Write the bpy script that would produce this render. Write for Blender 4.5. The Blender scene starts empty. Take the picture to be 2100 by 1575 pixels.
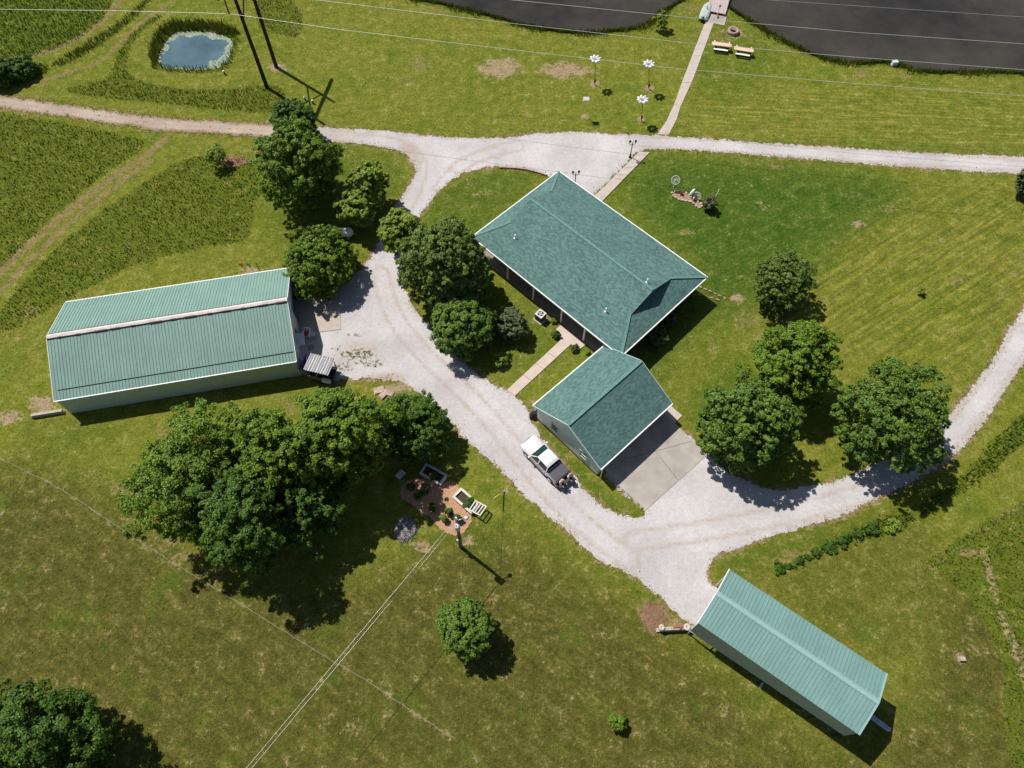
import bpy, math, random
import numpy as np
from mathutils import Vector, Matrix
from mathutils.geometry import delaunay_2d_cdt

# ------------------------------------------------------------------ camera, sky, sun
SC = bpy.context.scene
CAM_H, FOC, PITCH, CX, CY = 60.0, 1500.0, math.radians(61), 1050.0, 787.5
cam = bpy.data.cameras.new('camera'); cam_o = bpy.data.objects.new('camera', cam)
SC.collection.objects.link(cam_o); SC.camera = cam_o
cam.sensor_width = 36; cam.lens = FOC/2100*36; cam.clip_end = 5000
cam_o.location = (0, 0, CAM_H); cam_o.rotation_euler = (math.pi/2-PITCH, 0, 0)
SUN_AZ, SUN_EL = math.radians(141), math.radians(57.5)      # azimuth counter-clockwise from +X
world = bpy.data.worlds.new('World'); SC.world = world; world.use_nodes = True
wn = world.node_tree.nodes; wl = world.node_tree.links
sky = wn.new('ShaderNodeTexSky'); sky.sky_type = 'NISHITA'; sky.sun_disc = False
sky.sun_elevation = SUN_EL; sky.sun_rotation = math.pi/2-SUN_AZ
bg = wn['Background']; bg.inputs['Strength'].default_value = 0.06
wl.new(sky.outputs[0], bg.inputs[0])
sun = bpy.data.lights.new('sun', 'SUN'); sun_o = bpy.data.objects.new('sun', sun); SC.collection.objects.link(sun_o)
sun.energy = 4.8; sun.angle = math.radians(0.5); sun.color = (1.0, 0.96, 0.9)
sd = Vector((math.cos(SUN_AZ)*math.cos(SUN_EL), math.sin(SUN_AZ)*math.cos(SUN_EL), math.sin(SUN_EL)))
sun_o.rotation_euler = sd.to_track_quat('Z', 'Y').to_euler(); sun_o.location = (-60, 60, 90)
SC.view_settings.view_transform = 'Standard'; SC.view_settings.look = 'None'
SC.view_settings.exposure = 0.12; SC.view_settings.gamma = 1
SC.render.engine = 'CYCLES'

# ------------------------------------------------------------------ helpers
COL = SC.collection
def G(px, py, z=0.0):
    """point at height z that the photograph shows at pixel (px,py)"""
    u, v = (px-CX)/FOC, -(py-CY)/FOC
    d = (u, math.cos(PITCH)+v*math.sin(PITCH), -math.sin(PITCH)+v*math.cos(PITCH))
    t = (z-CAM_H)/d[2]
    return np.array((d[0]*t, d[1]*t))
def GP(pts, z=0.0): return np.array([G(p[0], p[1], z) for p in pts])
def tag(o, label=None, cat=None, group=None, kind=None):
    if label: o['label'] = label
    if cat: o['category'] = cat
    if group: o['group'] = group
    if kind: o['kind'] = kind
    return o
def empty(name, loc, rz=0.0, label=None, cat=None, group=None):
    o = bpy.data.objects.new(name, None); COL.objects.link(o)
    o.empty_display_size = 0.3
    o.location = loc; o.rotation_euler = (0, 0, rz)
    return tag(o, label, cat, group)
def kids(o): return [c for c in bpy.data.objects if c.parent == o]
def copy_tree(o, parent=None):
    c = o.copy(); COL.objects.link(c)
    if parent: c.parent = parent
    for ch in kids(o): copy_tree(ch, c)
    return c
class MB:
    """collects simple shapes into one mesh"""
    def __init__(s): s.v = []; s.f = []; s.uv = []; s.smooth = []
    def poly(s, pts, uv=None, sm=False):
        b = len(s.v); s.v += [tuple(map(float, p)) for p in pts]; s.f.append(tuple(range(b, b+len(pts))))
        s.uv += uv if uv else [(0, 0)]*len(pts); s.smooth.append(sm)
    def hexa(s, p):          # 8 points: bottom 4 ccw, top 4 ccw
        for q in ((3, 2, 1, 0), (4, 5, 6, 7), (0, 1, 5, 4), (1, 2, 6, 5), (2, 3, 7, 6), (3, 0, 4, 7)): s.poly([p[i] for i in q])
    def box(s, c, d, rz=0.0, M=None):
        p = []
        for z in (-.5, .5):
            for x, y in ((-.5, -.5), (.5, -.5), (.5, .5), (-.5, .5)):
                q = Vector((x*d[0], y*d[1], z*d[2]))
                if M is not None: q = M @ q
                elif rz: q = Matrix.Rotation(rz, 3, 'Z') @ q
                p.append(q+Vector(c))
        s.hexa(p)
    def bar(s, a, b, w, h, up=(0, 0, 1)):      # rectangular bar from a to b
        a, b = Vector(a), Vector(b); d = (b-a).normalized(); u = Vector(up)
        if abs(d.dot(u)) > .95: u = Vector((1, 0, 0))
        x = d.cross(u).normalized(); y = x.cross(d)
        p = [q+x*(i*w/2)+y*(j*h/2) for q in (a, b) for i, j in ((-1, -1), (1, -1), (1, 1), (-1, 1))]
        s.hexa(p)
    def tube(s, pts, r, n=8, cap=True, sm=True):
        pts = [Vector(p) for p in pts]; R = r if hasattr(r, '__len__') else [r]*len(pts)
        rings = []
        for i, p in enumerate(pts):
            d = (pts[min(i+1, len(pts)-1)]-pts[max(i-1, 0)]).normalized()
            u = Vector((0, 0, 1)) if abs(d.z) < .9 else Vector((1, 0, 0))
            x = d.cross(u).normalized(); y = d.cross(x)
            rings.append([p+(x*math.cos(2*math.pi*k/n)+y*math.sin(2*math.pi*k/n))*R[i] for k in range(n)])
        s.loft(rings, cap, sm)
    def loft(s, rings, cap=True, sm=True):
        b = len(s.v); n = len(rings[0])
        for q in rings: s.v += [tuple(p) for p in q]
        def add(f, m): s.f.append(f); s.uv += [(0, 0)]*len(f); s.smooth.append(m)
        for i in range(len(rings)-1):
            for k in range(n):
                k2 = (k+1) % n
                add((b+i*n+k, b+(i+1)*n+k, b+(i+1)*n+k2, b+i*n+k2), sm)
        if cap:
            add(tuple(b+k for k in range(n)), False); add(tuple(b+(len(rings)-1)*n+k for k in reversed(range(n))), False)
    def lathe(s, prof, c=(0, 0, 0), n=16, sm=True, M=None):   # prof: (r,z)
        rings = []
        for r, z in prof:
            rg = []
            for k in range(n):
                q = Vector((r*math.cos(2*math.pi*k/n), -r*math.sin(2*math.pi*k/n), z))
                if M is not None: q = M @ q
                rg.append(q+Vector(c))
            rings.append(rg)
        s.loft(rings, True, sm)
    def build(s, name, m, parent=None, loc=None):
        me = bpy.data.meshes.new(name)
        v = np.array(s.v, float)
        if loc is not None: v = v-np.array(loc)
        me.from_pydata(v.tolist(), [], s.f)
        uvl = me.uv_layers.new(name='uv'); uvl.data.foreach_set('uv', np.array(s.uv, np.float32).ravel())
        me.polygons.foreach_set('use_smooth', s.smooth)
        me.materials.append(m); me.validate()
        o = bpy.data.objects.new(name, me); COL.objects.link(o)
        if loc is not None: o.location = loc
        if parent: o.parent = parent
        return o
def rot_to(d):            # matrix turning +Z to direction d
    return Vector(d).to_track_quat('Z', 'Y').to_matrix()

# ------------------------------------------------------------------ materials
def new_mat(name):
    m = bpy.data.materials.new(name); m.use_nodes = True
    return m, m.node_tree.nodes, m.node_tree.links, m.node_tree.nodes['Principled BSDF']
def N(nt, t, **kw):
    n = nt.new(t)
    for k, v in kw.items():
        if k in n.inputs: n.inputs[k].default_value = v
        else: setattr(n, k, v)
    return n
def noise(nt, ln, scale, detail=4, rough=.6, vec=None, stretch=None, rz=0.0):
    n = nt.new('ShaderNodeTexNoise'); n.inputs['Scale'].default_value = scale
    n.inputs['Detail'].default_value = detail; n.inputs['Roughness'].default_value = rough
    if vec is None: vec = nt.new('ShaderNodeNewGeometry').outputs['Position']
    if stretch:
        mp = nt.new('ShaderNodeMapping'); mp.inputs['Scale'].default_value = stretch; mp.inputs['Rotation'].default_value = (0, 0, rz)
        mp.vector_type = 'TEXTURE'
        ln.new(vec, mp.inputs['Vector']); vec = mp.outputs[0]
    ln.new(vec, n.inputs['Vector'])
    return n.outputs['Fac']
def ramp(nt, ln, fac, stops, interp='LINEAR'):
    r = nt.new('ShaderNodeValToRGB'); cr = r.color_ramp; cr.interpolation = interp
    while len(cr.elements) < len(stops): cr.elements.new(.5)
    for e, (p, c) in zip(cr.elements, stops):
        e.position = p; e.color = (*c, 1) if hasattr(c, '__len__') else (c, c, c, 1)
    ln.new(fac, r.inputs[0]); return r.outputs[0]
def mix(nt, ln, fac, a, b, mode='MIX'):
    n = nt.new('ShaderNodeMix'); n.data_type = 'RGBA'; n.blend_type = mode
    for v, i in ((fac, 0), (a, 6), (b, 7)):
        if hasattr(v, 'is_linked') or isinstance(v, bpy.types.NodeSocket): ln.new(v, n.inputs[i])
        elif i == 0: n.inputs[0].default_value = v
        else: n.inputs[i].default_value = (*v, 1)
    return n.outputs[2]
def math_n(nt, ln, op, a, b=None, clamp=False):
    n = nt.new('ShaderNodeMath'); n.operation = op; n.use_clamp = clamp
    for i, v in enumerate((a, b)):
        if v is None: continue
        if isinstance(v, bpy.types.NodeSocket): ln.new(v, n.inputs[i])
        else: n.inputs[i].default_value = v
    return n.outputs[0]
def bumpn(nt, ln, h, dist, strength=1.0, nrm=None):
    b = nt.new('ShaderNodeBump'); b.inputs['Distance'].default_value = dist; b.inputs['Strength'].default_value = strength
    ln.new(h, b.inputs['Height'])
    if nrm is not None: ln.new(nrm, b.inputs['Normal'])
    return b.outputs[0]
MATS = {}
def mat(name, col, rough=.75, metal=0.0, var=.2, scale=3.0, bump=0.0, bscale=30.0, col2=None, spec=.3, coat=0.0):
    if name in MATS: return MATS[name]
    m, nt, ln, p = new_mat(name)
    c = np.array(col)
    a = tuple(c*(1-var)); b = tuple(np.minimum(c*(1+var), .95)) if col2 is None else col2
    f = noise(nt, ln, scale, 6)
    ln.new(ramp(nt, ln, f, [(.3, a), (.7, b)]), p.inputs['Base Color'])
    p.inputs['Roughness'].default_value = rough; p.inputs['Metallic'].default_value = metal
    p.inputs['Specular IOR Level'].default_value = spec; p.inputs['Coat Weight'].default_value = coat
    if bump: ln.new(bumpn(nt, ln, noise(nt, ln, bscale, 4), bump), p.inputs['Normal'])
    MATS[name] = m; return m
def leaf_mat(name, dark, light, trans=.16):
    if name in MATS: return MATS[name]
    m, nt, ln, p = new_mat(name)
    g = nt.new('ShaderNodeNewGeometry')
    big = noise(nt, ln, .9, 3); wide = noise(nt, ln, .22, 3)
    f = math_n(nt, ln, 'ADD', math_n(nt, ln, 'MULTIPLY', g.outputs['Random Per Island'], .55), math_n(nt, ln, 'MULTIPLY', big, .35)); f = math_n(nt, ln, 'ADD', f, math_n(nt, ln, 'MULTIPLY', wide, .35))
    c = ramp(nt, ln, f, [(.25, dark), (.95, light)])
    ln.new(c, p.inputs['Base Color']); p.inputs['Roughness'].default_value = .55; p.inputs['Specular IOR Level'].default_value = .25
    t = nt.new('ShaderNodeBsdfTranslucent'); ln.new(c, t.inputs['Color'])
    ms = nt.new('ShaderNodeMixShader'); ms.inputs[0].default_value = trans
    ln.new(p.outputs[0], ms.inputs[1]); ln.new(t.outputs[0], ms.inputs[2])
    ln.new(ms.outputs[0], nt['Material Output'].inputs['Surface'])
    MATS[name] = m; return m
def shingle_mat(name, dark, mid, light):
    m, nt, ln, p = new_mat(name)
    tc = nt.new('ShaderNodeUVMap'); tc.uv_map = 'uv'
    sp_ = nt.new('ShaderNodeSeparateXYZ'); ln.new(tc.outputs[0], sp_.inputs[0])
    row = math_n(nt, ln, 'FLOOR', math_n(nt, ln, 'DIVIDE', sp_.outputs[1], .15))
    col = math_n(nt, ln, 'FLOOR', math_n(nt, ln, 'ADD', math_n(nt, ln, 'DIVIDE', sp_.outputs[0], .27), math_n(nt, ln, 'MULTIPLY', row, .61)))
    cmb = nt.new('ShaderNodeCombineXYZ'); ln.new(col, cmb.inputs[0]); ln.new(row, cmb.inputs[1])
    wh = nt.new('ShaderNodeTexWhiteNoise'); wh.noise_dimensions = '2D'; ln.new(cmb.outputs[0], wh.inputs['Vector'])
    n1 = noise(nt, ln, 7, 3, .7, vec=tc.outputs[0]); n2 = noise(nt, ln, .35, 3)
    f = math_n(nt, ln, 'ADD', math_n(nt, ln, 'MULTIPLY', wh.outputs['Value'], .62), math_n(nt, ln, 'MULTIPLY', n1, .5))
    c = ramp(nt, ln, f, [(.25, dark), (.55, mid), (.85, light)])
    c = mix(nt, ln, .8, c, ramp(nt, ln, n2, [(.3, (.82, .82, .82)), (.7, (1, 1, 1))]), 'MULTIPLY')
    ln.new(c, p.inputs['Base Color']); p.inputs['Roughness'].default_value = .85; p.inputs['Specular IOR Level'].default_value = .2
    # shingle courses: each row thickens towards its lower edge
    sep = nt.new('ShaderNodeSeparateXYZ'); ln.new(tc.outputs[0], sep.inputs[0])
    saw = math_n(nt, ln, 'FRACT', math_n(nt, ln, 'DIVIDE', sep.outputs[1], .15))
    h = math_n(nt, ln, 'ADD', math_n(nt, ln, 'MULTIPLY', math_n(nt, ln, 'SUBTRACT', 1.0, saw), .7), math_n(nt, ln, 'MULTIPLY', n1, .5))
    ln.new(bumpn(nt, ln, h, .02, .6), p.inputs['Normal'])
    return m
M_WHITE = mat('white_paint', (.78, .78, .76), .5, var=.05)
M_SHINGLE = shingle_mat('green_shingle', (.072, .14, .128), (.094, .18, .165), (.128, .228, .207))
def metal_roof(name, col):
    m, nt, ln, p = new_mat(name)
    c = np.array(col)
    f = noise(nt, ln, .5, 5, .6); f2 = noise(nt, ln, 6, 4, .7)
    a = ramp(nt, ln, f, [(.3, tuple(c*.92)), (.7, tuple(c*1.06))])
    tco = nt.new('ShaderNodeTexCoord').outputs['Object']
    f3 = noise(nt, ln, 1.6, 4, .65, vec=tco, stretch=(.5, 5, 1)); f4 = noise(nt, ln, .9, 2, .5, vec=tco, stretch=(.55, 60, 60))
    a = mix(nt, ln, .5, a, ramp(nt, ln, f2, [(.3, (.8, .8, .8)), (.7, (1, 1, 1))]), 'MULTIPLY')
    a = mix(nt, ln, .8, a, ramp(nt, ln, f3, [(.32, (.91, .915, .915)), (.55, (1, 1, 1)), (.75, (1.1, 1.08, 1.06))]), 'MULTIPLY'); a = mix(nt, ln, .6, a, ramp(nt, ln, f4, [(.35, (.92, .93, .93)), (.6, (1.03, 1.03, 1.03))]), 'MULTIPLY')
    ln.new(a, p.inputs['Base Color']); p.inputs['Roughness'].default_value = .42; p.inputs['Specular IOR Level'].default_value = .45
    return m
M_SHEDROOF = metal_roof('shed_green_metal', (.215, .345, .298))
M_BARNROOF = metal_roof('barn_green_metal', (.185, .325, .297))
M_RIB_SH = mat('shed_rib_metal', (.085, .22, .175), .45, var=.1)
M_SEAM_SHADE = mat('green_seam_shade', (.145, .245, .215), .45, var=.1)  # darker green puts the shaded side of the ribs into their colour
M_PALE = mat('pale_green_siding', (.50, .60, .55), .6, var=.06)
M_PALE2 = mat('pale_green_vinyl', (.62, .70, .64), .6, var=.05)
M_GREYSIDE = mat('grey_side_panel', (.40, .47, .43), .55, var=.08)
M_TRIM = mat('white_trim', (.80, .80, .78), .45, var=.04)
M_RUST = mat('pale_ridge_metal', (.62, .55, .52), .5, var=.1, scale=1.5, col2=(.74, .70, .68))
M_BRICK = mat('red_brick', (.13, .055, .042), .85, var=.35, scale=9, bump=.01)
M_GLASS = mat('dark_glass', (.012, .018, .02), .08, var=.1, spec=.6)
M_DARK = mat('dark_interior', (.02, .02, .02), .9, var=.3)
M_CONC = mat('concrete', (.47, .405, .355), .85, var=.12, scale=1.3, bump=.004, bscale=25)
M_CONC2 = mat('worn_concrete', (.36, .32, .285), .85, var=.2, scale=.6, bump=.004, bscale=20)
M_BARK = mat('bark', (.10, .075, .055), .9, var=.4, scale=6, bump=.03, bscale=15)
M_POLE = mat('weathered_pole', (.17, .145, .12), .85, var=.3, scale=8, bump=.01)
M_DARKPOLE = mat('creosote_and_shaded_post', (.035, .025, .022), .8, var=.4, scale=6, bump=.01)
M_GALV = mat('galvanised_metal', (.55, .56, .58), .4, metal=.7, var=.12, spec=.5)
M_GREYMET = mat('pale_grey_metal', (.58, .60, .62), .4, var=.08, spec=.5)
M_BLACK = mat('black_iron', (.018, .016, .016), .5, var=.3)
M_TIMBER = mat('weathered_timber', (.40, .35, .29), .85, var=.25, scale=5, bump=.01)
M_STONE = mat('stone_block', (.42, .32, .26), .9, var=.3, scale=4, bump=.02, bscale=18)
M_SOIL = mat('soil', (.07, .05, .036), .95, var=.4, scale=8, bump=.03)
M_WIRE = mat('conductor_wire', (.72, .72, .68), .4, metal=.3, var=.05)
L_MID = leaf_mat('leaf_mid', (.014, .05, .004), (.22, .345, .027))
L_DARK = leaf_mat('leaf_dark', (.008, .034, .005), (.115, .22, .020))
L_OLIVE = leaf_mat('leaf_olive', (.014, .042, .007), (.21, .31, .05))
L_LIGHT = leaf_mat('leaf_light', (.07, .13, .012), (.32, .41, .05))
L_GREY = leaf_mat('leaf_grey', (.03, .05, .018), (.21, .235, .10))
L_MAPLE = leaf_mat('leaf_maple', (.012, .046, .006), (.185, .30, .036))
L_MEADOW = leaf_mat('meadow_blade', (.055, .12, .007), (.15, .26, .022), .2)
L_GRASS = leaf_mat('tall_grass_blade', (.055, .085, .006), (.18, .205, .024), .2)
L_GRASSY = leaf_mat('yellow_grass_blade', (.095, .105, .010), (.24, .235, .035), .2)
L_LUSH = leaf_mat('lush_grass_blade', (.032, .085, .006), (.125, .205, .020), .2)
L_DRY = leaf_mat('dry_grass_blade', (.13, .11, .035), (.33, .27, .12), .2)

# ------------------------------------------------------------------ outlines on the ground
def chaikin(P, n=2, closed=True):
    P = np.array(P, float)
    for _ in range(n):
        Q = np.roll(P, -1, 0) if closed else P[1:]
        A = P if closed else P[:-1]
        R = np.empty((2*len(A), 2)); R[0::2] = A*.75+Q*.25; R[1::2] = A*.25+Q*.75
        if not closed: R = np.vstack([P[:1], R, P[-1:]])
        P = R
    return P
def resample(P, step, closed=True):
    P = np.array(P, float)
    if closed: P = np.vstack([P, P[:1]])
    d = np.r_[0, np.cumsum(np.linalg.norm(np.diff(P, axis=0), axis=1))]
    n = max(3, int(d[-1]/step)); t = np.linspace(0, d[-1], n, endpoint=not closed)
    return np.c_[np.interp(t, d, P[:, 0]), np.interp(t, d, P[:, 1])]
def jitter(P, amp, seed, waves=((1, 1.), (3, .6), (9, .4))):
    rng = np.random.default_rng(seed); n = len(P); out = P.copy()
    for k, a in waves:
        m = max(4, n//k)
        for c in range(2):
            r = rng.uniform(-1, 1, m+1); r[-1] = r[0]
            out[:, c] += np.interp(np.linspace(0, m, n, endpoint=False), np.arange(m+1), r)*amp*a/1.5
    return out
def seg_dist(X, Y, P, closed=True, maxd=1e9):
    """distance of the points to a polyline and, when closed, which lie inside"""
    D = np.full(X.shape, 1e9); I = np.zeros(X.shape, bool)
    n = len(P)
    for i in range(n if closed else n-1):
        ax, ay = P[i]; bx, by = P[(i+1) % n]
        dx, dy = bx-ax, by-ay; L = dx*dx+dy*dy+1e-12
        t = np.clip(((X-ax)*dx+(Y-ay)*dy)/L, 0, 1)
        D = np.minimum(D, (X-ax-t*dx)**2+(Y-ay-t*dy)**2)
        if closed and ay != by: I ^= ((ay > Y) != (by > Y)) & (X < dx*(Y-ay)/(by-ay)+ax)
    return np.sqrt(D), I
def sdf(X, Y, P, margin=6.0, closed=True):
    """signed distance (negative inside), only worked out near the outline"""
    lo, hi = P.min(0)-margin, P.max(0)+margin
    m = (X > lo[0]) & (X < hi[0]) & (Y > lo[1]) & (Y < hi[1])
    S = np.full(X.shape, 1e3)
    if m.any():
        d, i = seg_dist(X[m], Y[m], P, closed); S[m] = np.where(i, -d, d) if closed else d
    return S
def sstep(a, b, x): t = np.clip((x-a)/(b-a), 0, 1); return t*t*(3-2*t)

DRIVE_PX = [(640, 260), (690, 263), (780, 268), (867, 277), (940, 283), (1000, 283), (1050, 282), (1083, 275), (1130, 272), (1183, 271), (1283, 276), (1347, 277), (1400, 281),
    (1567, 293), (1783, 307), (1867, 312), (2033, 319), (2100, 321), (2200, 326), (2200, 364), (2100, 357), (2000, 353), (1800, 338), (1600, 322), (1400, 307), (1330, 306), (1308, 310),
    (1290, 330), (1222, 398), (1180, 420), (1140, 372), (1123, 359), (1090, 348), (1060, 343), (1027, 342), (993, 342), (967, 350), (933, 363), (913, 380), (887, 407), (863, 437),
    (842, 480), (828, 520), (824, 560), (832, 601), (852, 635), (890, 685), (925, 727), (967, 757), (1010, 790), (1039, 799), (1056, 812), (1081, 841), (1096, 871), (1115, 905),
    (1140, 935), (1180, 980), (1200, 1010), (1233, 1037), (1267, 1055), (1313, 1062), (1327, 1050), (1260, 985), (1300, 950), (1400, 880), (1450, 934), (1477, 958), (1517, 982), (1567, 1002), (1617, 1005), (1667, 995),
    (1717, 987), (1753, 972), (1830, 925), (1900, 880), (1947, 847), (1967, 828), (1993, 798), (2033, 742), (2067, 682), (2100, 628), (2160, 520), (2230, 560), (2170, 660), (2100, 745), (2083, 767), (2050, 818),
    (2017, 868), (1980, 912), (1967, 925), (1900, 972), (1833, 1008), (1800, 1022), (1742, 1050), (1643, 1083), (1567, 1103), (1513, 1122), (1471, 1138), (1452, 1164), (1449, 1195), (1478, 1198), (1500, 1215), (1450, 1290),
    (1414, 1279), (1391, 1263), (1369, 1237), (1338, 1210), (1315, 1191), (1283, 1175), (1233, 1150), (1200, 1127), (1167, 1093), (1117, 1050), (1083, 1023), (1050, 990), (1017, 957), (983, 925),
    (953, 898), (935, 875), (913, 850), (883, 826), (849, 796), (814, 782), (776, 774), (719, 778), (660, 782), (600, 760), (600, 620), (690, 590), (730, 560), (749, 544), (772, 506), (791, 467), (807, 430), (815, 415), (833, 390),
    (850, 360), (853, 347), (840, 323), (817, 308), (767, 299), (700, 292), (640, 288)]
TRACK_PX = [(-80, 184), (0, 197), (120, 212), (240, 230), (340, 243), (450, 250), (545, 256), (650, 261), (650, 289), (540, 280), (440, 274), (333, 270), (240, 255), (120, 238), (0, 221), (-80, 208)]
LAKE_PX = [(700, -400), (800, -40), (843, -3), (880, 3), (933, 15), (983, 28), (1033, 40), (1083, 55), (1133, 63), (1183, 68), (1233, 67), (1300, 60), (1333, 50), (1353, 30), (1383, 10), (1410, -6), (1440, -20), (1480, -4),
    (1493, 17), (1540, 45), (1587, 72), (1633, 99), (1683, 119), (1717, 127), (1760, 131), (1817, 127), (1843, 132), (1877, 146), (1933, 150), (2033, 147), (2100, 152), (2260, 158), (2900, 150), (2900, -400)]
POND_PX = [(347, 70), (367, 61), (417, 61), (455, 70), (480, 80), (478, 100), (467, 127), (452, 138), (433, 143), (400, 143), (367, 142), (335, 137), (322, 133), (321, 120), (325, 105)]
DRIVE = jitter(resample(chaikin(GP(DRIVE_PX), 1), .16), .22, 1)
TRACK = jitter(resample(chaikin(GP(TRACK_PX), 1), .2), .3, 2)
LAKE = jitter(resample(chaikin(GP(LAKE_PX), 2), .5), .25, 3)
POND = jitter(resample(chaikin(GP(POND_PX), 1), .3), .2, 4)
MULCH_PX = [(818, 1007), (830, 990), (850, 978), (880, 985), (905, 990), (927, 985), (938, 993), (943, 1003), (955, 1030), (967, 1058), (965, 1073), (953, 1090), (942, 1099), (930, 1098), (912, 1090), (900, 1082), (887, 1062), (865, 1053), (843, 1032), (822, 1022)]
MULCH = jitter(resample(chaikin(GP(MULCH_PX), 1), .12), .1, 5)
# mown or tall grass areas
TALL = {
 'a': [(-80, -20), (238, -20), (222, 25), (195, 55), (160, 82), (100, 108), (30, 124), (0, 128), (-80, 132)],
 'b': [(-80, 222), (0, 232), (150, 255), (260, 280), (300, 290), (290, 310), (250, 332), (180, 385), (100, 452), (40, 512), (0, 552), (-80, 600)],
 'c': [(395, 322), (450, 318), (530, 330), (531, 370), (522, 430), (512, 488), (490, 497), (400, 512), (330, 528), (270, 545), (200, 580), (120, 625), (50, 662), (0, 686), (-60, 710), (-80, 690), (0, 640), (40, 588), (110, 512), (200, 440), (300, 372), (350, 340)],
 'd': [(115, 187), (200, 168), (230, 162), (235, 120), (262, 80), (300, 40), (340, 27), (322, 42), (285, 70), (262, 108), (258, 148), (290, 168), (350, 182), (420, 186), (500, 180), (530, 174), (580, 178), (584, 200), (578, 234), (500, 230), (400, 220), (300, 209), (200, 199)],
 'e': [(527, 52), (520, -10), (588, -10), (618, 24), (622, 45), (615, 79), (580, 73), (545, 66)],
 'f': [(1894, 1160), (1929, 1128), (1990, 1090), (2047, 1056), (2180, 990), (2250, 1600), (2080, 1600), (2054, 1470), (2062, 1412), (2054, 1355), (2024, 1286), (1986, 1225), (1940, 1185)],
 'g': [(1985, 965), (2020, 920), (2060, 885), (2100, 848), (2160, 800), (2160, 880), (2100, 905), (2060, 940), (2010, 985), (1960, 1015), (1920, 1050), (1870, 1060), (1900, 1020), (1950, 990)],
 'h': [(-60, 140), (0, 137), (60, 128), (100, 133), (98, 150), (60, 165), (0, 175), (-60, 178)],
 'j': [(1600, 1166), (1650, 1143), (1690, 1122), (1740, 1096), (1800, 1068), (1860, 1050), (1878, 1066), (1830, 1090), (1770, 1106), (1715, 1126), (1660, 1148), (1606, 1172)],
 'i': [(305, -10), (318, -10), (280, 34), (235, 72), (190, 104), (150, 125), (115, 139), (100, 135), (150, 105), (210, 68), (260, 36), (290, 8)]}
TALLW = {k: resample(chaikin(GP(v), 1), .5) for k, v in TALL.items()}
POND_RIM = GP([(318, 140), (308, 120), (312, 92), (330, 62), (355, 48), (410, 47), (460, 52), (490, 66), (492, 82), (480, 110), (468, 140), (440, 150), (360, 149)])
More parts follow.
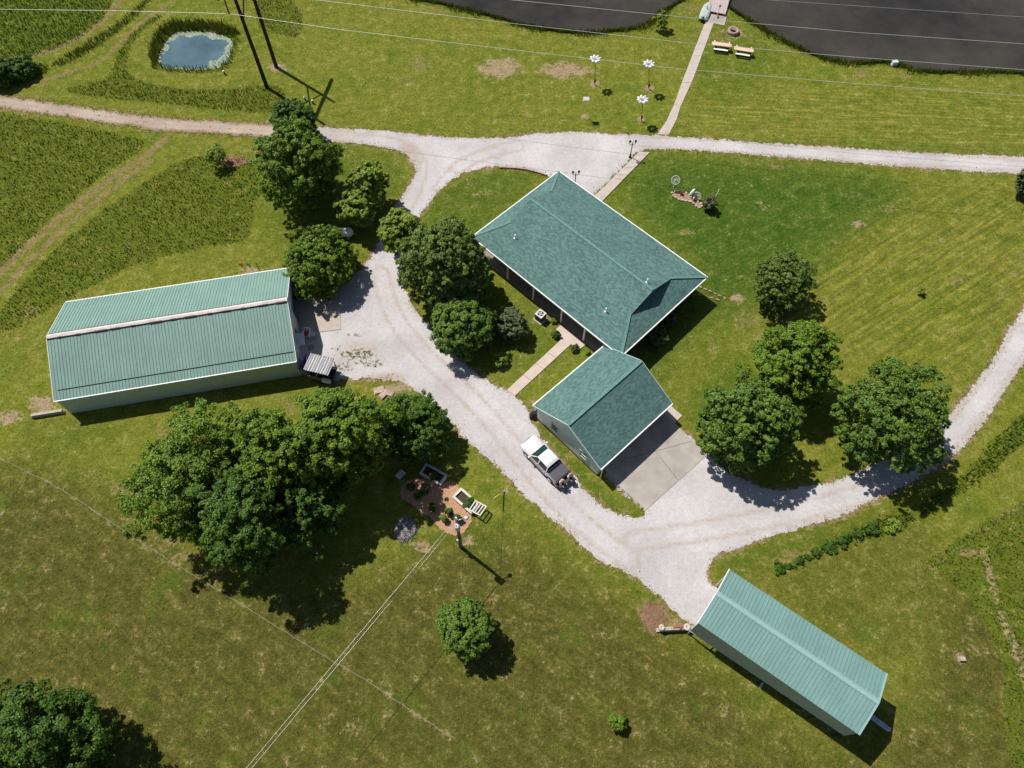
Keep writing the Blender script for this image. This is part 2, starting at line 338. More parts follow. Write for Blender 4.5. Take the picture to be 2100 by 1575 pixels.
# tan or bare patches: pixel centre, radii in metres, strength, kind (0 dry grass, 1 bare soil), angle
PATCH = [(1025, 140, 2.6, 1.9, .95, 1), (1160, 145, 3.4, 1.6, .8, 1), (1140, 130, 2, .8, .6, 0), (860, 132, 1.6, 1.4, .7, 0), (845, 170, 2, 2, .35, 0), (770, 170, 2, 1.2, .3, 0), (890, 20, 3, .8, .6, 0), (730, 250, 3, .6, .4, 0), (720, 215, 1.5, 1.2, .3, 0),
 (1220, 172, .6, .6, 1, 1), (1331, 182, .55, .55, 1, 1), (1315, 247, .6, .6, .8, 1), (1201, 239, .5, .4, 1, 1), (568, 139, 1.1, .9, 1, 1), (640, 208, .5, .4, .9, 0), (1105, 235, 2, .6, .3, 0), (1502, 68, 1.6, 1.1, .6, 1), (1485, 78, 1.4, .7, .7, 0), (1420, 20, 2, 1.2, .7, 0), (1770, 150, 1.8, .9, .8, 0), (1850, 155, 1.5, .9, .6, 0),
 (478, 331, 1.7, .95, 1, 2), (520, 310, 1.6, .6, .7, 0), (1170, 385, 1.2, .8, .4, 0), (975, 385, 1, .8, .4, 0), (1000, 400, 1, .7, .4, 0), (1600, 342, 1.2, .45, .8, 0), (1560, 328, 2.2, .4, .6, 0), (1762, 460, .9, .5, .8, 1), (1740, 405, 1.2, .7, .5, 0), (1835, 420, 1.5, .7, .5, 0), (1850, 430, 2, .6, .4, 0), (1560, 420, .9, .6, .5, 0), (1410, 475, 1.2, .5, .5, 0),
 (1960, 575, 1.8, .7, .7, 0), (1900, 595, 1.2, .6, .5, 0), (1890, 553, 1, .4, .5, 0), (1960, 682, .8, .5, .6, 0), (2020, 715, 1, .6, .5, 0), (1530, 660, 1.6, 1.5, .6, 0), (1560, 690, 1.2, 1.2, .6, 0), (1460, 720, .8, 1.2, .4, 0), (1520, 570, .8, .6, .5, 0), (1510, 610, .8, .4, .8, 1),
 (60, 640, 1.3, 1.1, .6, 0), (30, 690, 1, .8, .5, 0), (75, 720, .9, 1, .4, 0), (85, 830, 1.3, 1.0, .8, 1), (20, 856, 1.1, .8, .8, 1), (205, 590, 1, .5, .4, 0), (330, 880, 2.2, .9, .45, 0), (560, 850, 2.5, 1.2, .5, 0), (600, 830, 2, .8, .6, 0), (560, 555, 2.2, .5, .8, 0), (515, 556, 1.2, .45, .9, 1), (190, 970, 1.8, .9, .4, 0), (250, 1000, 2, 1.4, .5, 0), (340, 1110, 1.6, 1.2, .7, 0), (365, 1140, 1.8, .7, .7, 0), (250, 1070, 2.4, .9, .5, 0), (120, 1000, 2.4, 1, .3, 0),
 (868, 1123, .9, .6, .7, 1), (955, 1110, .55, .5, .8, 1), (1037, 1010, .3, .35, .8, 1), (1340, 1265, 1.2, 1.3, .95, 2), (1375, 1270, 1.6, 1.0, .8, 0), (1350, 1305, .9, .5, .6, 0), (1230, 1075, 1.1, .4, .5, 0), (1900, 1215, 1.2, 2.0, .35, 0), (1880, 1270, 1.2, 1.2, .3, 0), (1970, 1350, .45, .4, .9, 1), (1868, 1525, .7, .8, .6, 0), (1990, 1300, 1, 2, .3, 0),
 (2050, 1255, .3, 2.8, .5, 1), (2068, 1300, .3, 2.4, .45, 1), (1990, 1135, 1.4, .5, .7, 0), (2030, 1180, .4, 1.4, .7, 1), (2090, 1350, .5, 3, .6, 1), (1635, 1137, 2.0, .45, .75, 0), (1600, 1150, 1.4, .5, .6, 0), (1190, 905, .5, 2.6, .6, 1), (1110, 850, .5, .6, .7, 1), (1095, 822, .6, .5, .6, 0), (1120, 880, .7, .8, .5, 0), (1170, 930, .7, .6, .5, 0), (1110, 655, .9, .7, .6, 1), (1180, 735, .6, .4, .6, 0), (1165, 740, .7, .5, .5, 0), (1215, 735, .35, .9, .7, 1), (1100, 775, .7, .6, .6, 0), (980, 600, .6, .6, .6, 1), (800, 800, 1.5, .6, .9, 1), (840, 790, 1.2, .5, .8, 1), (755, 775, 1.5, .5, .7, 1),
 (760, 660, .9, .5, .3, 0), (760, 460, .6, .5, .7, 1), (800, 345, 1.5, .7, .5, 0), (818, 330, .8, .7, .5, 0), (1400, 285, 4, .3, .4, 0), (1000, 1230, 2, .8, .35, 0), (1060, 1280, 2, .8, .35, 0), (880, 1260, 2.4, .8, .3, 0), (780, 1180, 1.5, .8, .3, 0), (700, 1480, 1.6, .9, .3, 0), (1440, 1430, 1.2, .5, .3, 0), (1480, 1450, .8, .4, .35, 0), (430, 1180, 1.5, .6, .5, 0), (1780, 970, 2, .5, .5, 0), (1730, 980, 1.6, .5, .6, 0)]
# worn lines: pixel polyline, half width, strength, kind
LINES = [([(-40, 600), (40, 520), (130, 440), (220, 370), (300, 320), (340, 285)], .5, .85, 0), ([(-40, 640), (60, 535), (150, 450), (235, 382), (310, 330)], .4, .7, 0), ([(60, 175), (150, 148), (215, 122), (240, 92), (290, 45), (340, 12)], .35, .65, 0),
 ([(0, 126), (80, 112), (150, 85), (190, 60), (235, 20), (250, -10)], .45, .8, 0), ([(0, 940), (50, 965), (130, 1005), (180, 1040), (260, 1090), (330, 1140), (390, 1175), (450, 1212), (520, 1255), (600, 1305), (690, 1360), (740, 1388), (830, 1450), (940, 1520)], .16, .35, 0),
 ([(1880, 1180), (1960, 1130), (2050, 1060), (2100, 1030)], .3, .3, 0), ([(1660, 640), (1800, 560), (1960, 480)], .25, .25, 0), ([(1780, 640), (1900, 590), (2060, 540)], .2, .25, 0), ([(2000, 700), (2060, 600), (2100, 520)], .25, .3, 0)]

# ------------------------------------------------------------------ the ground, one sheet to the horizon
def axis(lo, hi, step, far):
    a = np.arange(lo, hi+step/2, step); e = [3, 10, 30, 90, 260, 700, far]
    return np.r_[[lo-x for x in reversed(e)], a, [hi+x for x in e]]
gx = axis(-74, 74, .22, 1800); gy = axis(-3, 97, .22, 1800)
GX, GY = np.meshgrid(gx, gy); X = GX.ravel(); Y = GY.ravel()
dD = sdf(X, Y, resample(DRIVE, .6)); dT = sdf(X, Y, resample(TRACK, .6)); dL = sdf(X, Y, resample(LAKE, 1.0)); dP = sdf(X, Y, resample(POND, .5))
Z = np.zeros_like(X)
Z -= .9*sstep(.25, -1.8, dL)+.9*sstep(.2, -1.2, dP)
tall = np.zeros_like(X); tall_edge = np.zeros_like(X)
for k, P in TALLW.items():
    d = sdf(X, Y, P, 3); tall = np.maximum(tall, sstep(.3, -.3, d))
rim = sdf(X, Y, POND_RIM, 3); rimm = sstep(.3, -.3, rim); lake_rim = sstep(1.0, .4, dL)
tall = np.maximum(tall, np.maximum(rimm, lake_rim))
dry = np.zeros_like(X); bare = np.zeros_like(X); red = np.zeros_like(X)
def patch(cx, cy, rx, ry, s, k, tgt):
    c = G(cx, cy); r = np.sqrt(((X-c[0])/rx)**2+((Y-c[1])/ry)**2)
    v = s*(.62 if k == 0 else .85)*sstep(1.7, .1, r); tgt[k][:] = np.maximum(tgt[k], v)
for p in PATCH: patch(p[0], p[1], p[2], p[3], p[4], p[5], (dry, bare, red))
for pts, w, s, k in LINES:
    d = sdf(X, Y, chaikin(GP(pts), 2, False), 2, closed=False); dry = np.maximum(dry, s*sstep(w*1.6, w*.3, d))
wv = .5+.5*np.sin(X*.55+1.3*np.sin(Y*.4))*np.cos(Y*.47); dry = np.maximum(dry, (.25+.5*wv)*sstep(.75, .05, dD)); bare = np.maximum(bare, .45*wv*sstep(.35, 0, dD)); dry = np.maximum(dry, .45*sstep(.9, .1, dT))
def region(pts, soft=4.0):
    d = sdf(X, Y, chaikin(GP(pts), 2), soft*2); return sstep(soft, -soft, d)
lush = np.maximum.reduce([.95*region([(1250, 400), (1330, 312), (1500, 325), (1750, 350), (1880, 385), (1800, 450), (1700, 520), (1600, 600), (1500, 640), (1380, 720), (1360, 790), (1280, 720), (1460, 580)], 4.0),
    .6*region([(860, 440), (930, 370), (1020, 345), (1110, 355), (1100, 380), (980, 480), (900, 520)], .8), .5*region([(1100, 850), (1150, 900), (1230, 1000), (1310, 1060), (1260, 1050), (1190, 990), (1110, 890)], .5), .5*region([(1380, 830), (1500, 700), (1560, 800), (1450, 900)], 2),
    .3*region([(960, 540), (1130, 650), (1200, 720), (1060, 800), (1000, 700)], 1), .35*region([(1400, 60), (1500, 30), (1640, 110), (1560, 190), (1420, 200)], 2.5), .5*region([(600, 300), (840, 320), (800, 420), (760, 480), (560, 540), (540, 400)], 2), .35*region([(60, 860), (260, 850), (240, 900), (80, 960)], 1.5),
    .3*region([(1400, 285), (1800, 315), (2100, 325), (2100, 300), (1600, 285)], 1.0), .4*region([(1450, 1180), (1520, 1120), (1750, 1060), (1850, 1040), (1800, 1080), (1600, 1140), (1540, 1200)], 1.2), .35*region([(950, 1100), (990, 1040), (1040, 1130), (1000, 1160)], 1.2)])
past = np.maximum(region([(-60, 920), (200, 990), (420, 1150), (700, 1200), (1000, 1060), (1230, 1190), (1400, 1300), (1700, 1560), (1900, 1400), (1880, 1200), (2150, 1040), (2300, 1700), (1000, 1800), (-300, 1800)], 3.5), .0)
past = np.maximum(past, .55*region([(1480, 1180), (1760, 1080), (1900, 1040), (1990, 1200), (2050, 1400), (1830, 1400)], 2.5))
streak = np.maximum(.9*region([(1540, 700), (1700, 480), (1950, 380), (2150, 380), (2150, 560), (2000, 780), (1900, 760), (1700, 700)], 3), .5*lush)
hstreak = region([(1400, 200), (1650, 180), (1850, 170), (2150, 190), (2150, 315), (1800, 300), (1450, 280)], 2.0)
inner = sstep(-.1, -.5, np.minimum(dD, dT)); dry *= 1-inner; bare *= 1-inner
fv = []
ny, nx = GX.shape
idx = np.arange(nx*ny).reshape(ny, nx)
quads = np.stack([idx[:-1, :-1], idx[:-1, 1:], idx[1:, 1:], idx[1:, :-1]], -1).reshape(-1, 4)
def np_mesh(name, V, F, m, cols=None, smooth=False):
    me = bpy.data.meshes.new(name); k = F.shape[1]
    me.vertices.add(len(V)); me.vertices.foreach_set('co', np.ascontiguousarray(V, np.float32).ravel())
    me.loops.add(F.size); me.loops.foreach_set('vertex_index', np.ascontiguousarray(F, np.int32).ravel())
    me.polygons.add(len(F)); me.polygons.foreach_set('loop_start', np.arange(0, F.size, k, dtype=np.int32))
    if smooth: me.polygons.foreach_set('use_smooth', np.ones(len(F), bool))
    for nm, c in (cols or {}).items():
        a = me.color_attributes.new(nm, 'FLOAT_COLOR', 'POINT'); a.data.foreach_set('color', np.ascontiguousarray(c, np.float32).ravel())
    me.materials.append(m); me.update(calc_edges=True)
    return me
def link(name, me, parent=None, loc=None):
    o = bpy.data.objects.new(name, me); COL.objects.link(o)
    if loc is not None: o.location = loc
    if parent: o.parent = parent
    return o
def ground_mat():
    m, nt, ln, p = new_mat('lawn_and_field')
    A = nt.new('ShaderNodeVertexColor'); A.layer_name = 'zone_a'; B = nt.new('ShaderNodeVertexColor'); B.layer_name = 'zone_b'; C = nt.new('ShaderNodeVertexColor'); C.layer_name = 'zone_c'
    sa = nt.new('ShaderNodeSeparateColor'); ln.new(A.outputs[0], sa.inputs[0]); sb = nt.new('ShaderNodeSeparateColor'); ln.new(B.outputs[0], sb.inputs[0]); sc = nt.new('ShaderNodeSeparateColor'); ln.new(C.outputs[0], sc.inputs[0])
    n8 = noise(nt, ln, .11, 5, .65); n1 = noise(nt, ln, .9, 4, .65); n02 = noise(nt, ln, 3.2, 4, .75); n005 = noise(nt, ln, 9, 3, .7)
    st = noise(nt, ln, 1.4, 3, .6, stretch=(7, .55, 1), rz=math.radians(33)); hs = noise(nt, ln, 1.5, 3, .6, stretch=(8, .5, 1), rz=math.radians(-4))
    def tones(dark, mid, light, k1=.5, k2=.5):
        f = math_n(nt, ln, 'ADD', math_n(nt, ln, 'MULTIPLY', n1, k1), math_n(nt, ln, 'MULTIPLY', n02, k2))
        return ramp(nt, ln, f, [(.32, dark), (.5, mid), (.68, light)])
    lawn = tones((.066, .104, .009), (.142, .176, .014), (.275, .28, .048))
    lawn2 = tones((.10, .122, .011), (.182, .186, .022), (.33, .30, .08))
    c = mix(nt, ln, ramp(nt, ln, n8, [(.35, 0), (.62, 1)]), lawn, lawn2)
    c = mix(nt, ln, sb.outputs[1], c, tones((.040, .050, .008), (.094, .091, .015), (.21, .183, .050)))       # pasture
    c = mix(nt, ln, sb.outputs[0], c, tones((.022, .064, .004), (.054, .112, .009), (.135, .18, .032)))      # lush
    c = mix(nt, ln, math_n(nt, ln, 'MULTIPLY', sa.outputs[0], .95), c, tones((.045, .078, .006), (.10, .132, .010), (.20, .20, .028)))      # tall
    # patches of other sward
    blot = ramp(nt, ln, noise(nt, ln, .3, 6, .7), [(.52, 0), (.66, 1)])
    c = mix(nt, ln, math_n(nt, ln, 'MULTIPLY', blot, .6), c, tones((.05, .095, .007), (.09, .14, .012), (.15, .185, .024)))
    # mowing streaks
    c = mix(nt, ln, math_n(nt, ln, 'MULTIPLY', sb.outputs[2], 1.0), c, mix(nt, ln, 1.0, c, ramp(nt, ln, st, [(.3, (.55, .6, .55)), (.52, (1, 1, 1)), (.7, (1.6, 1.4, 1.6))]), 'MULTIPLY'))
    c = mix(nt, ln, sc.outputs[1], c, mix(nt, ln, 1.0, c, ramp(nt, ln, hs, [(.3, (.72, .75, .7)), (.52, (1, 1, 1)), (.72, (1.7, 1.5, 2.2))]), 'MULTIPLY'))
    # dead clippings
    clip = ramp(nt, ln, noise(nt, ln, 5.5, 5, .75, stretch=(1.8, .8, 1), rz=.4), [(.56, 0), (.70, 1)])
    c = mix(nt, ln, math_n(nt, ln, 'MULTIPLY', clip, .5), c, (.30, .26, .10))
    ps = noise(nt, ln, 1.5, 3, .6, stretch=(8, .6, 1), rz=math.radians(-37))
    c = mix(nt, ln, math_n(nt, ln, 'MULTIPLY', sb.outputs[1], .6), c, mix(nt, ln, 1.0, c, ramp(nt, ln, ps, [(.3, (.7, .75, .7)), (.5, (1, 1, 1)), (.72, (1.45, 1.35, 1.4))]), 'MULTIPLY'))
    def brk(v, k, lo=.3):     # break a zone's edge up with fine noise
        s = math_n(nt, ln, 'ADD', math_n(nt, ln, 'MULTIPLY', v, 1.25), math_n(nt, ln, 'MULTIPLY', math_n(nt, ln, 'SUBTRACT', n02, .5), k))
        s = math_n(nt, ln, 'ADD', s, math_n(nt, ln, 'MULTIPLY', math_n(nt, ln, 'SUBTRACT', n1, .5), k*.8))
        return ramp(nt, ln, s, [(lo, 0), (lo+.4, 1)])
    c = mix(nt, ln, brk(sa.outputs[1], 2.2), c, tones((.15, .12, .036), (.23, .18, .07), (.33, .26, .12)))
    c = mix(nt, ln, brk(sa.outputs[2], 2.0), c, tones((.20, .14, .075), (.33, .24, .14), (.43, .33, .21)))
    c = mix(nt, ln, brk(sc.outputs[0], .8), c, tones((.15, .085, .05), (.24, .14, .085), (.32, .20, .13)))
    c = mix(nt, ln, .65, c, ramp(nt, ln, n005, [(.28, (.55, .55, .55)), (.5, (1, 1, 1)), (.72, (1.4, 1.4, 1.35))]), 'MULTIPLY')
    ln.new(c, p.inputs['Base Color']); p.inputs['Roughness'].default_value = .9; p.inputs['Specular IOR Level'].default_value = .12
    h = math_n(nt, ln, 'ADD', math_n(nt, ln, 'MULTIPLY', n02, .5), math_n(nt, ln, 'MULTIPLY', n005, .35)); h = math_n(nt, ln, 'ADD', h, math_n(nt, ln, 'MULTIPLY', n1, .6))
    ln.new(bumpn(nt, ln, h, .34, .8), p.inputs['Normal'])
    return m
one = np.ones_like(X)
g_me = np_mesh('ground', np.c_[X, Y, Z], quads, ground_mat(), {'zone_a': np.c_[tall, dry, bare, one], 'zone_b': np.c_[lush, past, streak, one], 'zone_c': np.c_[red, hstreak, 0*one, one]}, True)
tag(link('ground', g_me), kind='structure')

# ------------------------------------------------------------------ sheets: gravel, water, mulch
def sheet(name, P, z, m, grid=.45, attr=None, kind='structure'):
    lo, hi = P.min(0), P.max(0)
    ax = np.arange(lo[0], hi[0], grid); ay = np.arange(lo[1], hi[1], grid)
    A, B = np.meshgrid(ax, ay); A = A.ravel(); B = B.ravel(); rs = np.random.default_rng(7)
    A = A+rs.uniform(-.1, .1, A.size)*grid; B = B+rs.uniform(-.1, .1, B.size)*grid
    d, i = seg_dist(A, B, resample(P, min(1.0, grid*2))); k = i & (d > grid*.6)
    Q = np.vstack([P, np.c_[A[k], B[k]]]); n = len(P)
    r = delaunay_2d_cdt([Vector(q) for q in Q], [], [list(range(n))], 1, 1e-5)
    V = np.array([(v.x, v.y, z) for v in r[0]]); F = np.array([f[:3] for f in r[2]])
    e1 = V[F[:, 1]]-V[F[:, 0]]; e2 = V[F[:, 2]]-V[F[:, 0]]
    flip = (e1[:, 0]*e2[:, 1]-e1[:, 1]*e2[:, 0]) < 0; F[flip] = F[flip][:, ::-1]
    cols = {'zone': attr(V)} if attr else None
    return tag(link(name, np_mesh(name, V, F, m, cols)), kind=kind)
def gravel_mat(name, dark, mid, light, tan):
    m, nt, ln, p = new_mat(name)
    Z_ = nt.new('ShaderNodeVertexColor'); Z_.layer_name = 'zone'; s = nt.new('ShaderNodeSeparateColor'); ln.new(Z_.outputs[0], s.inputs[0])
    a = noise(nt, ln, .22, 5, .6); b = noise(nt, ln, 2.6, 5, .75); f9 = noise(nt, ln, 11, 3, .8)
    f = math_n(nt, ln, 'ADD', math_n(nt, ln, 'MULTIPLY', a, .45), math_n(nt, ln, 'MULTIPLY', b, .35)); f = math_n(nt, ln, 'ADD', f, math_n(nt, ln, 'MULTIPLY', f9, .25))
    c = ramp(nt, ln, f, [(.36, dark), (.52, mid), (.66, light)])
    e = math_n(nt, ln, 'ADD', s.outputs[0], math_n(nt, ln, 'MULTIPLY', math_n(nt, ln, 'SUBTRACT', b, .5), 1.6))
    c = mix(nt, ln, ramp(nt, ln, e, [(.35, 0), (.9, 1)]), c, tan)
    w = math_n(nt, ln, 'ADD', s.outputs[1], math_n(nt, ln, 'MULTIPLY', math_n(nt, ln, 'SUBTRACT', b, .5), 2.4))
    c = mix(nt, ln, ramp(nt, ln, w, [(.55, 0), (.8, 1)]), c, (.085, .09, .025))
    c = mix(nt, ln, .5, c, ramp(nt, ln, f9, [(.3, (.7, .7, .72)), (.5, (1, 1, 1)), (.7, (1.12, 1.12, 1.12))]), 'MULTIPLY')
    ln.new(c, p.inputs['Base Color']); p.inputs['Roughness'].default_value = .9; p.inputs['Specular IOR Level'].default_value = .2
    h = math_n(nt, ln, 'ADD', math_n(nt, ln, 'MULTIPLY', b, .4), math_n(nt, ln, 'MULTIPLY', f9, .5))
    ln.new(bumpn(nt, ln, h, .05, .7), p.inputs['Normal'])
    return m
RUTS = [[(640, 275), (760, 284), (838, 300), (862, 330), (858, 370), (830, 430), (800, 480)], [(700, 283), (800, 290), (840, 312), (848, 345)], [(940, 345), (1000, 310), (1060, 300)], [(905, 385), (950, 330), (1020, 312)], [(780, 560), (800, 640), (860, 720), (960, 810), (1040, 900), (1150, 1040), (1290, 1150)],
    [(1300, 1110), (1500, 1080), (1700, 1035), (1850, 985), (1960, 890), (2040, 780), (2100, 680)], [(2100, 340), (1800, 322), (1500, 300), (1300, 290)]]
def drive_attr(V):
    x, y = V[:, 0], V[:, 1]; d, i = seg_dist(x, y, resample(DRIVE, .8)); t = .6*sstep(.4, 0, d)
    wd = np.zeros_like(t)
    for (px, py, rx, ry, s) in [(838, 310, 1.8, 2.0, .75), (850, 330, 1, 2, .6), (980, 325, 4, 1.2, .25), (735, 720, 3.5, 2.2, .6), (700, 740, 2, 2, .5), (790, 775, 3, .9, .8), (640, 690, 1, 2, .4), (1260, 350, 2.5, 2.0, .25), (1200, 395, 1.5, 1, .4), (830, 395, 1.5, 2, .3), (700, 278, 6, 1.2, .55), (1850, 320, 6, .5, .2)]:
        c = G(px, py); t = np.maximum(t, s*sstep(1.3, .2, np.hypot((x-c[0])/rx, (y-c[1])/ry)))
    for pts in RUTS:
        dd, _ = seg_dist(x, y, chaikin(GP(pts), 2, False), False); t = np.maximum(t, .62*sstep(.5, .1, np.abs(dd-.8)))
    for (px, py, rx, ry, s) in [(735, 728, 3.0, 1.2, .72), (735, 685, 2.0, .9, .55), (705, 752, 2.0, 1.0, .62), (765, 745, 2.0, .8, .66), (690, 720, 1.5, 1.5, .5), (800, 770, 1.6, .5, .55), (1283, 325, .9, .8, .5), (1240, 375, .4, 1.5, .5)]:
        c = G(px, py); wd = np.maximum(wd, s*sstep(1.3, .2, np.hypot((x-c[0])/rx, (y-c[1])/ry)))
    return np.c_[t, wd, 0*t, 0*t+1]
sheet('gravel_drive', DRIVE, .012, gravel_mat('white_gravel', (.36, .332, .325), (.475, .445, .438), (.585, .56, .553), (.37, .29, .215)), .4, drive_attr)
def track_attr(V):
    x, y = V[:, 0], V[:, 1]; d, i = seg_dist(x, y, resample(TRACK, .8)); t = .9*sstep(.5, 0, d)+.25
    c = chaikin(GP([(-80, 196), (0, 209), (120, 225), (240, 242), (340, 257), (450, 262), (545, 268), (650, 275)]), 1, False)
    dd, _ = seg_dist(x, y, c, False); return np.c_[np.clip(t, 0, 1), .5*sstep(.6, .1, dd), 0*t, 0*t+1]
sheet('dirt_track', TRACK, .008, gravel_mat('pale_dirt', (.28, .215, .165), (.38, .30, .24), (.50, .42, .35), (.27, .20, .12)), .4, track_attr)
def water_mat(name, col, rough, bump, spec=.5):
    m, nt, ln, p = new_mat(name)
    n = noise(nt, ln, .06, 5, .7); c = np.array(col)
    ln.new(ramp(nt, ln, n, [(.35, tuple(c*.6)), (.65, tuple(c*1.5*np.array((1.12, 1.02, .9))))]), p.inputs['Base Color'])
    p.inputs['Roughness'].default_value = rough; p.inputs['Specular IOR Level'].default_value = spec; p.inputs['IOR'].default_value = 1.33
    ln.new(bumpn(nt, ln, noise(nt, ln, 3.0, 3, .6), bump, .5), p.inputs['Normal'])
    return m
sheet('lake_water', LAKE+0, -.16, water_mat('dark_lake_water', (.036, .034, .030), .16, .07), 4)
sheet('pond_water', POND+0, -.14, water_mat('blue_pond_water', (.075, .135, .18), .1, .01), 2)
sheet('mulch_bed', MULCH, .02, mat('wood_mulch', (.45, .26, .155), .95, var=.45, scale=14, bump=.05, bscale=22), .4)
# concrete slabs
def slab(name, px, z, m, joints=(), kind='structure'):
    b = MB(); P = [G(*q) for q in px]
    if sum(P[i-1][0]*P[i][1]-P[i][0]*P[i-1][1] for i in range(len(P))) < 0: P = P[::-1]
    b.poly([(q[0], q[1], z) for q in P])
    for i in range(len(P)): a, c = P[i-1], P[i]; b.poly([(a[0], a[1], -.1), (c[0], c[1], -.1), (c[0], c[1], z), (a[0], a[1], z)])
    o = tag(b.build(name, m), kind=kind)
    return o
slab('lake_walkway', [(1447, 43), (1464, 46), (1421, 163), (1395, 220), (1387, 246), (1371, 277), (1348, 276), (1367, 248), (1383, 213), (1400, 165)], .05, M_CONC)
slab('front_walkway', [(1311, 312), (1332, 313.5), (1249, 399), (1225, 424), (1205, 415), (1240, 383)], .1, M_CONC)
slab('side_walkway', [(1040, 800), (1147, 700.5), (1150, 698), (1140.4, 675.6), (1149.6, 667), (1201, 707), (1186, 719), (1171, 706), (1056, 812)], .07, mat('pinkish_concrete', (.53, .435, .375), .85, var=.1, scale=1.2, bump=.004, bscale=25))
slab('garage_apron', [(1255, 985), (1325, 1046), (1450, 933), (1385, 869), (1340, 820), (1215, 930)], .05, M_CONC2)
slab('garage_side_pad', [(1355, 815), (1374, 832), (1398.5, 852.5), (1384, 868), (1345, 833)], .09, M_CONC)
slab('shed_slab', [(585, 615), (697, 603), (699, 676), (636, 684), (600, 690)], .06, mat('tan_concrete', (.43, .37, .31), .85, var=.1, bump=.003))
M_JOINT = mat('dark_joint', (.12, .10, .085), .95)  # dark colour of slab joints and door panel grooves
def joints(name, segs, z):
    for a_, c_ in segs: b = MB(); p, q = G(*a_), G(*c_); b.bar((p[0], p[1], z), (q[0], q[1], z), .035, .008); tag(b.build(name, M_JOINT), kind='structure')
joints('concrete_joint', [((1303, 330), (1321, 330)), ((1282, 346), (1305, 343)), ((1265, 360), (1289, 360))], .102)
joints('concrete_joint', [((1122, 724), (1138, 733)), ((1098, 746), (1114, 757)), ((1073, 769), (1089, 781))], .072)
joints('concrete_joint', [((1340, 920), (1390, 985)), ((1290, 940), (1420, 905))], .052)
joints('concrete_joint', [((1424, 115), (1440, 115)), ((1398, 170), (1418, 170)), ((1384, 214), (1395, 222))], .052)

# ------------------------------------------------------------------ buildings
def ribbed(mb, o, u, v, lu, lv, sp, w, h, nrm, ribs=None):
    """flat panel with raised ribs; lv may be a function of the distance along u"""
    o, u, v, nrm = map(Vector, (o, u, v, nrm)); f = lv if callable(lv) else (lambda t: lv)
    mb.poly([o, o+u*lu, o+u*lu+v*f(lu), o+v*f(0)])
    n = int(lu/sp); mb = ribs or mb
    for i in range(n+1):
        t = min(max(i*sp, w/2+.005), lu-w/2-.005); a = o+u*t; L = f(t)
        p = [a-u*w/2, a+u*w/2, a+u*w*.25+nrm*h, a-u*w*.25+nrm*h]; q = [x+v*L for x in p]
        mb.poly([p[1], q[1], q[2], p[2]]); mb.poly([p[2], q[2], q[3], p[3]]); mb.poly([p[3], q[3], q[0], p[0]]); mb.poly(p)
        mb.poly(q[::-1])
def roof_slab(mb, P, t=.06):      # sheet with thickness under the ribbed panel
    P = [Vector(p) for p in P]; n = (P[1]-P[0]).cross(P[2]-P[0]).normalized()
    if n.z < 0: P = P[::-1]; n = -n
    Q = [p-n*t for p in P]
    mb.poly(Q[::-1])
    for i in range(len(P)): mb.poly([Q[i-1], Q[i], P[i], P[i-1]])
def gable_wall(mb, x, W, z0, ze, zr, s):       # gable end at x facing s, with thickness
    P = [(-W/2, z0), (W/2, z0), (W/2, ze), (0, zr), (-W/2, ze)]
    a = [(x, p[0], p[1]) for p in P]; b = [(x-s*.12, p[0], p[1]) for p in P]
    mb.poly(a if s > 0 else a[::-1]); mb.poly(b[::-1] if s > 0 else b)
    for i in range(5): mb.poly([a[i-1], a[i], b[i], b[i-1]])

# --- long metal shed
SL, SW_, SE_, SR_ = 21.25, 10.9, 2.7, 4.93
shed = empty('metal_shed', (-31.14, 37.42, 0), math.radians(11.15), 'long pale metal shed with green ribbed roof, rusty pale ridge and an open front bay', 'shed')
hl, hw = SL/2, SW_/2; sl = math.hypot(hw, SR_-SE_); vv = Vector((0, hw, SR_-SE_)).normalized(); vn = Vector((0, -hw, SR_-SE_)).normalized()
for s in (1, -1):
    b = MB(); nr = Vector((0, -s*vv.z, vv.y)) if s < 0 else Vector((0, vv.z, vv.y))
    up = Vector((0, -s*vv.y, vv.z)); nr = Vector((0, s*vv.z, vv.y))
    o = Vector((-hl, s*hw, SE_))
    rb = MB()
    if s < 0: ribbed(b, o, (1, 0, 0), up, SL, sl, .283, .04, .03, nr, rb)
    else: ribbed(b, (hl, hw, SE_), (-1, 0, 0), up, SL, sl, .283, .04, .03, nr, rb)
    roof_slab(b, [(-hl, s*hw, SE_), (hl, s*hw, SE_), (hl, 0, SR_), (-hl, 0, SR_)])
    rp = b.build('roof_panel', M_SHEDROOF, shed); rb.build('standing_seams', M_SEAM_SHADE, rp)
    if s < 0:
        c = MB(); q = Vector((0, -hw, SE_))+up*.95+nr*.04; c.bar(q+Vector((-hl+.4, 0, 0)), q+Vector((hl-.15, 0, 0)), .07, .06)
        c.build('lap_shadow_bar', mat('lap_shadow_green', (.03, .10, .085), .5), rp)  # dark bar added for the shadow line of the panel lap
b = MB(); b.poly([(-hl-.02, -.24, SR_-.03), (hl+.02, -.24, SR_-.03), (hl+.02, 0, SR_+.08), (-hl-.02, 0, SR_+.08)]); b.poly([(hl+.02, .24, SR_-.03), (-hl-.02, .24, SR_-.03), (-hl-.02, 0, SR_+.08), (hl+.02, 0, SR_+.08)])
rc = b.build('ridge_cap', M_RUST, shed); b = MB(); rr = random.Random(4)
b.bar((-hl, -.255, SR_-.02), (hl, -.255, SR_-.02), .05, .05); b.bar((-hl, .255, SR_-.02), (hl, .255, SR_-.02), .03, .05)
for i in range(13):
    x = -hl+1+i*1.6+rr.uniform(0, .5); L = rr.uniform(.3, 1.3); b.box((x, -.25, SR_-.0), (L, .09+.05*rr.random(), .03))
b.build('rust_line', mat('rust', (.10, .06, .045), .9), rc)
ws = hw-.12; wx = hl-.1
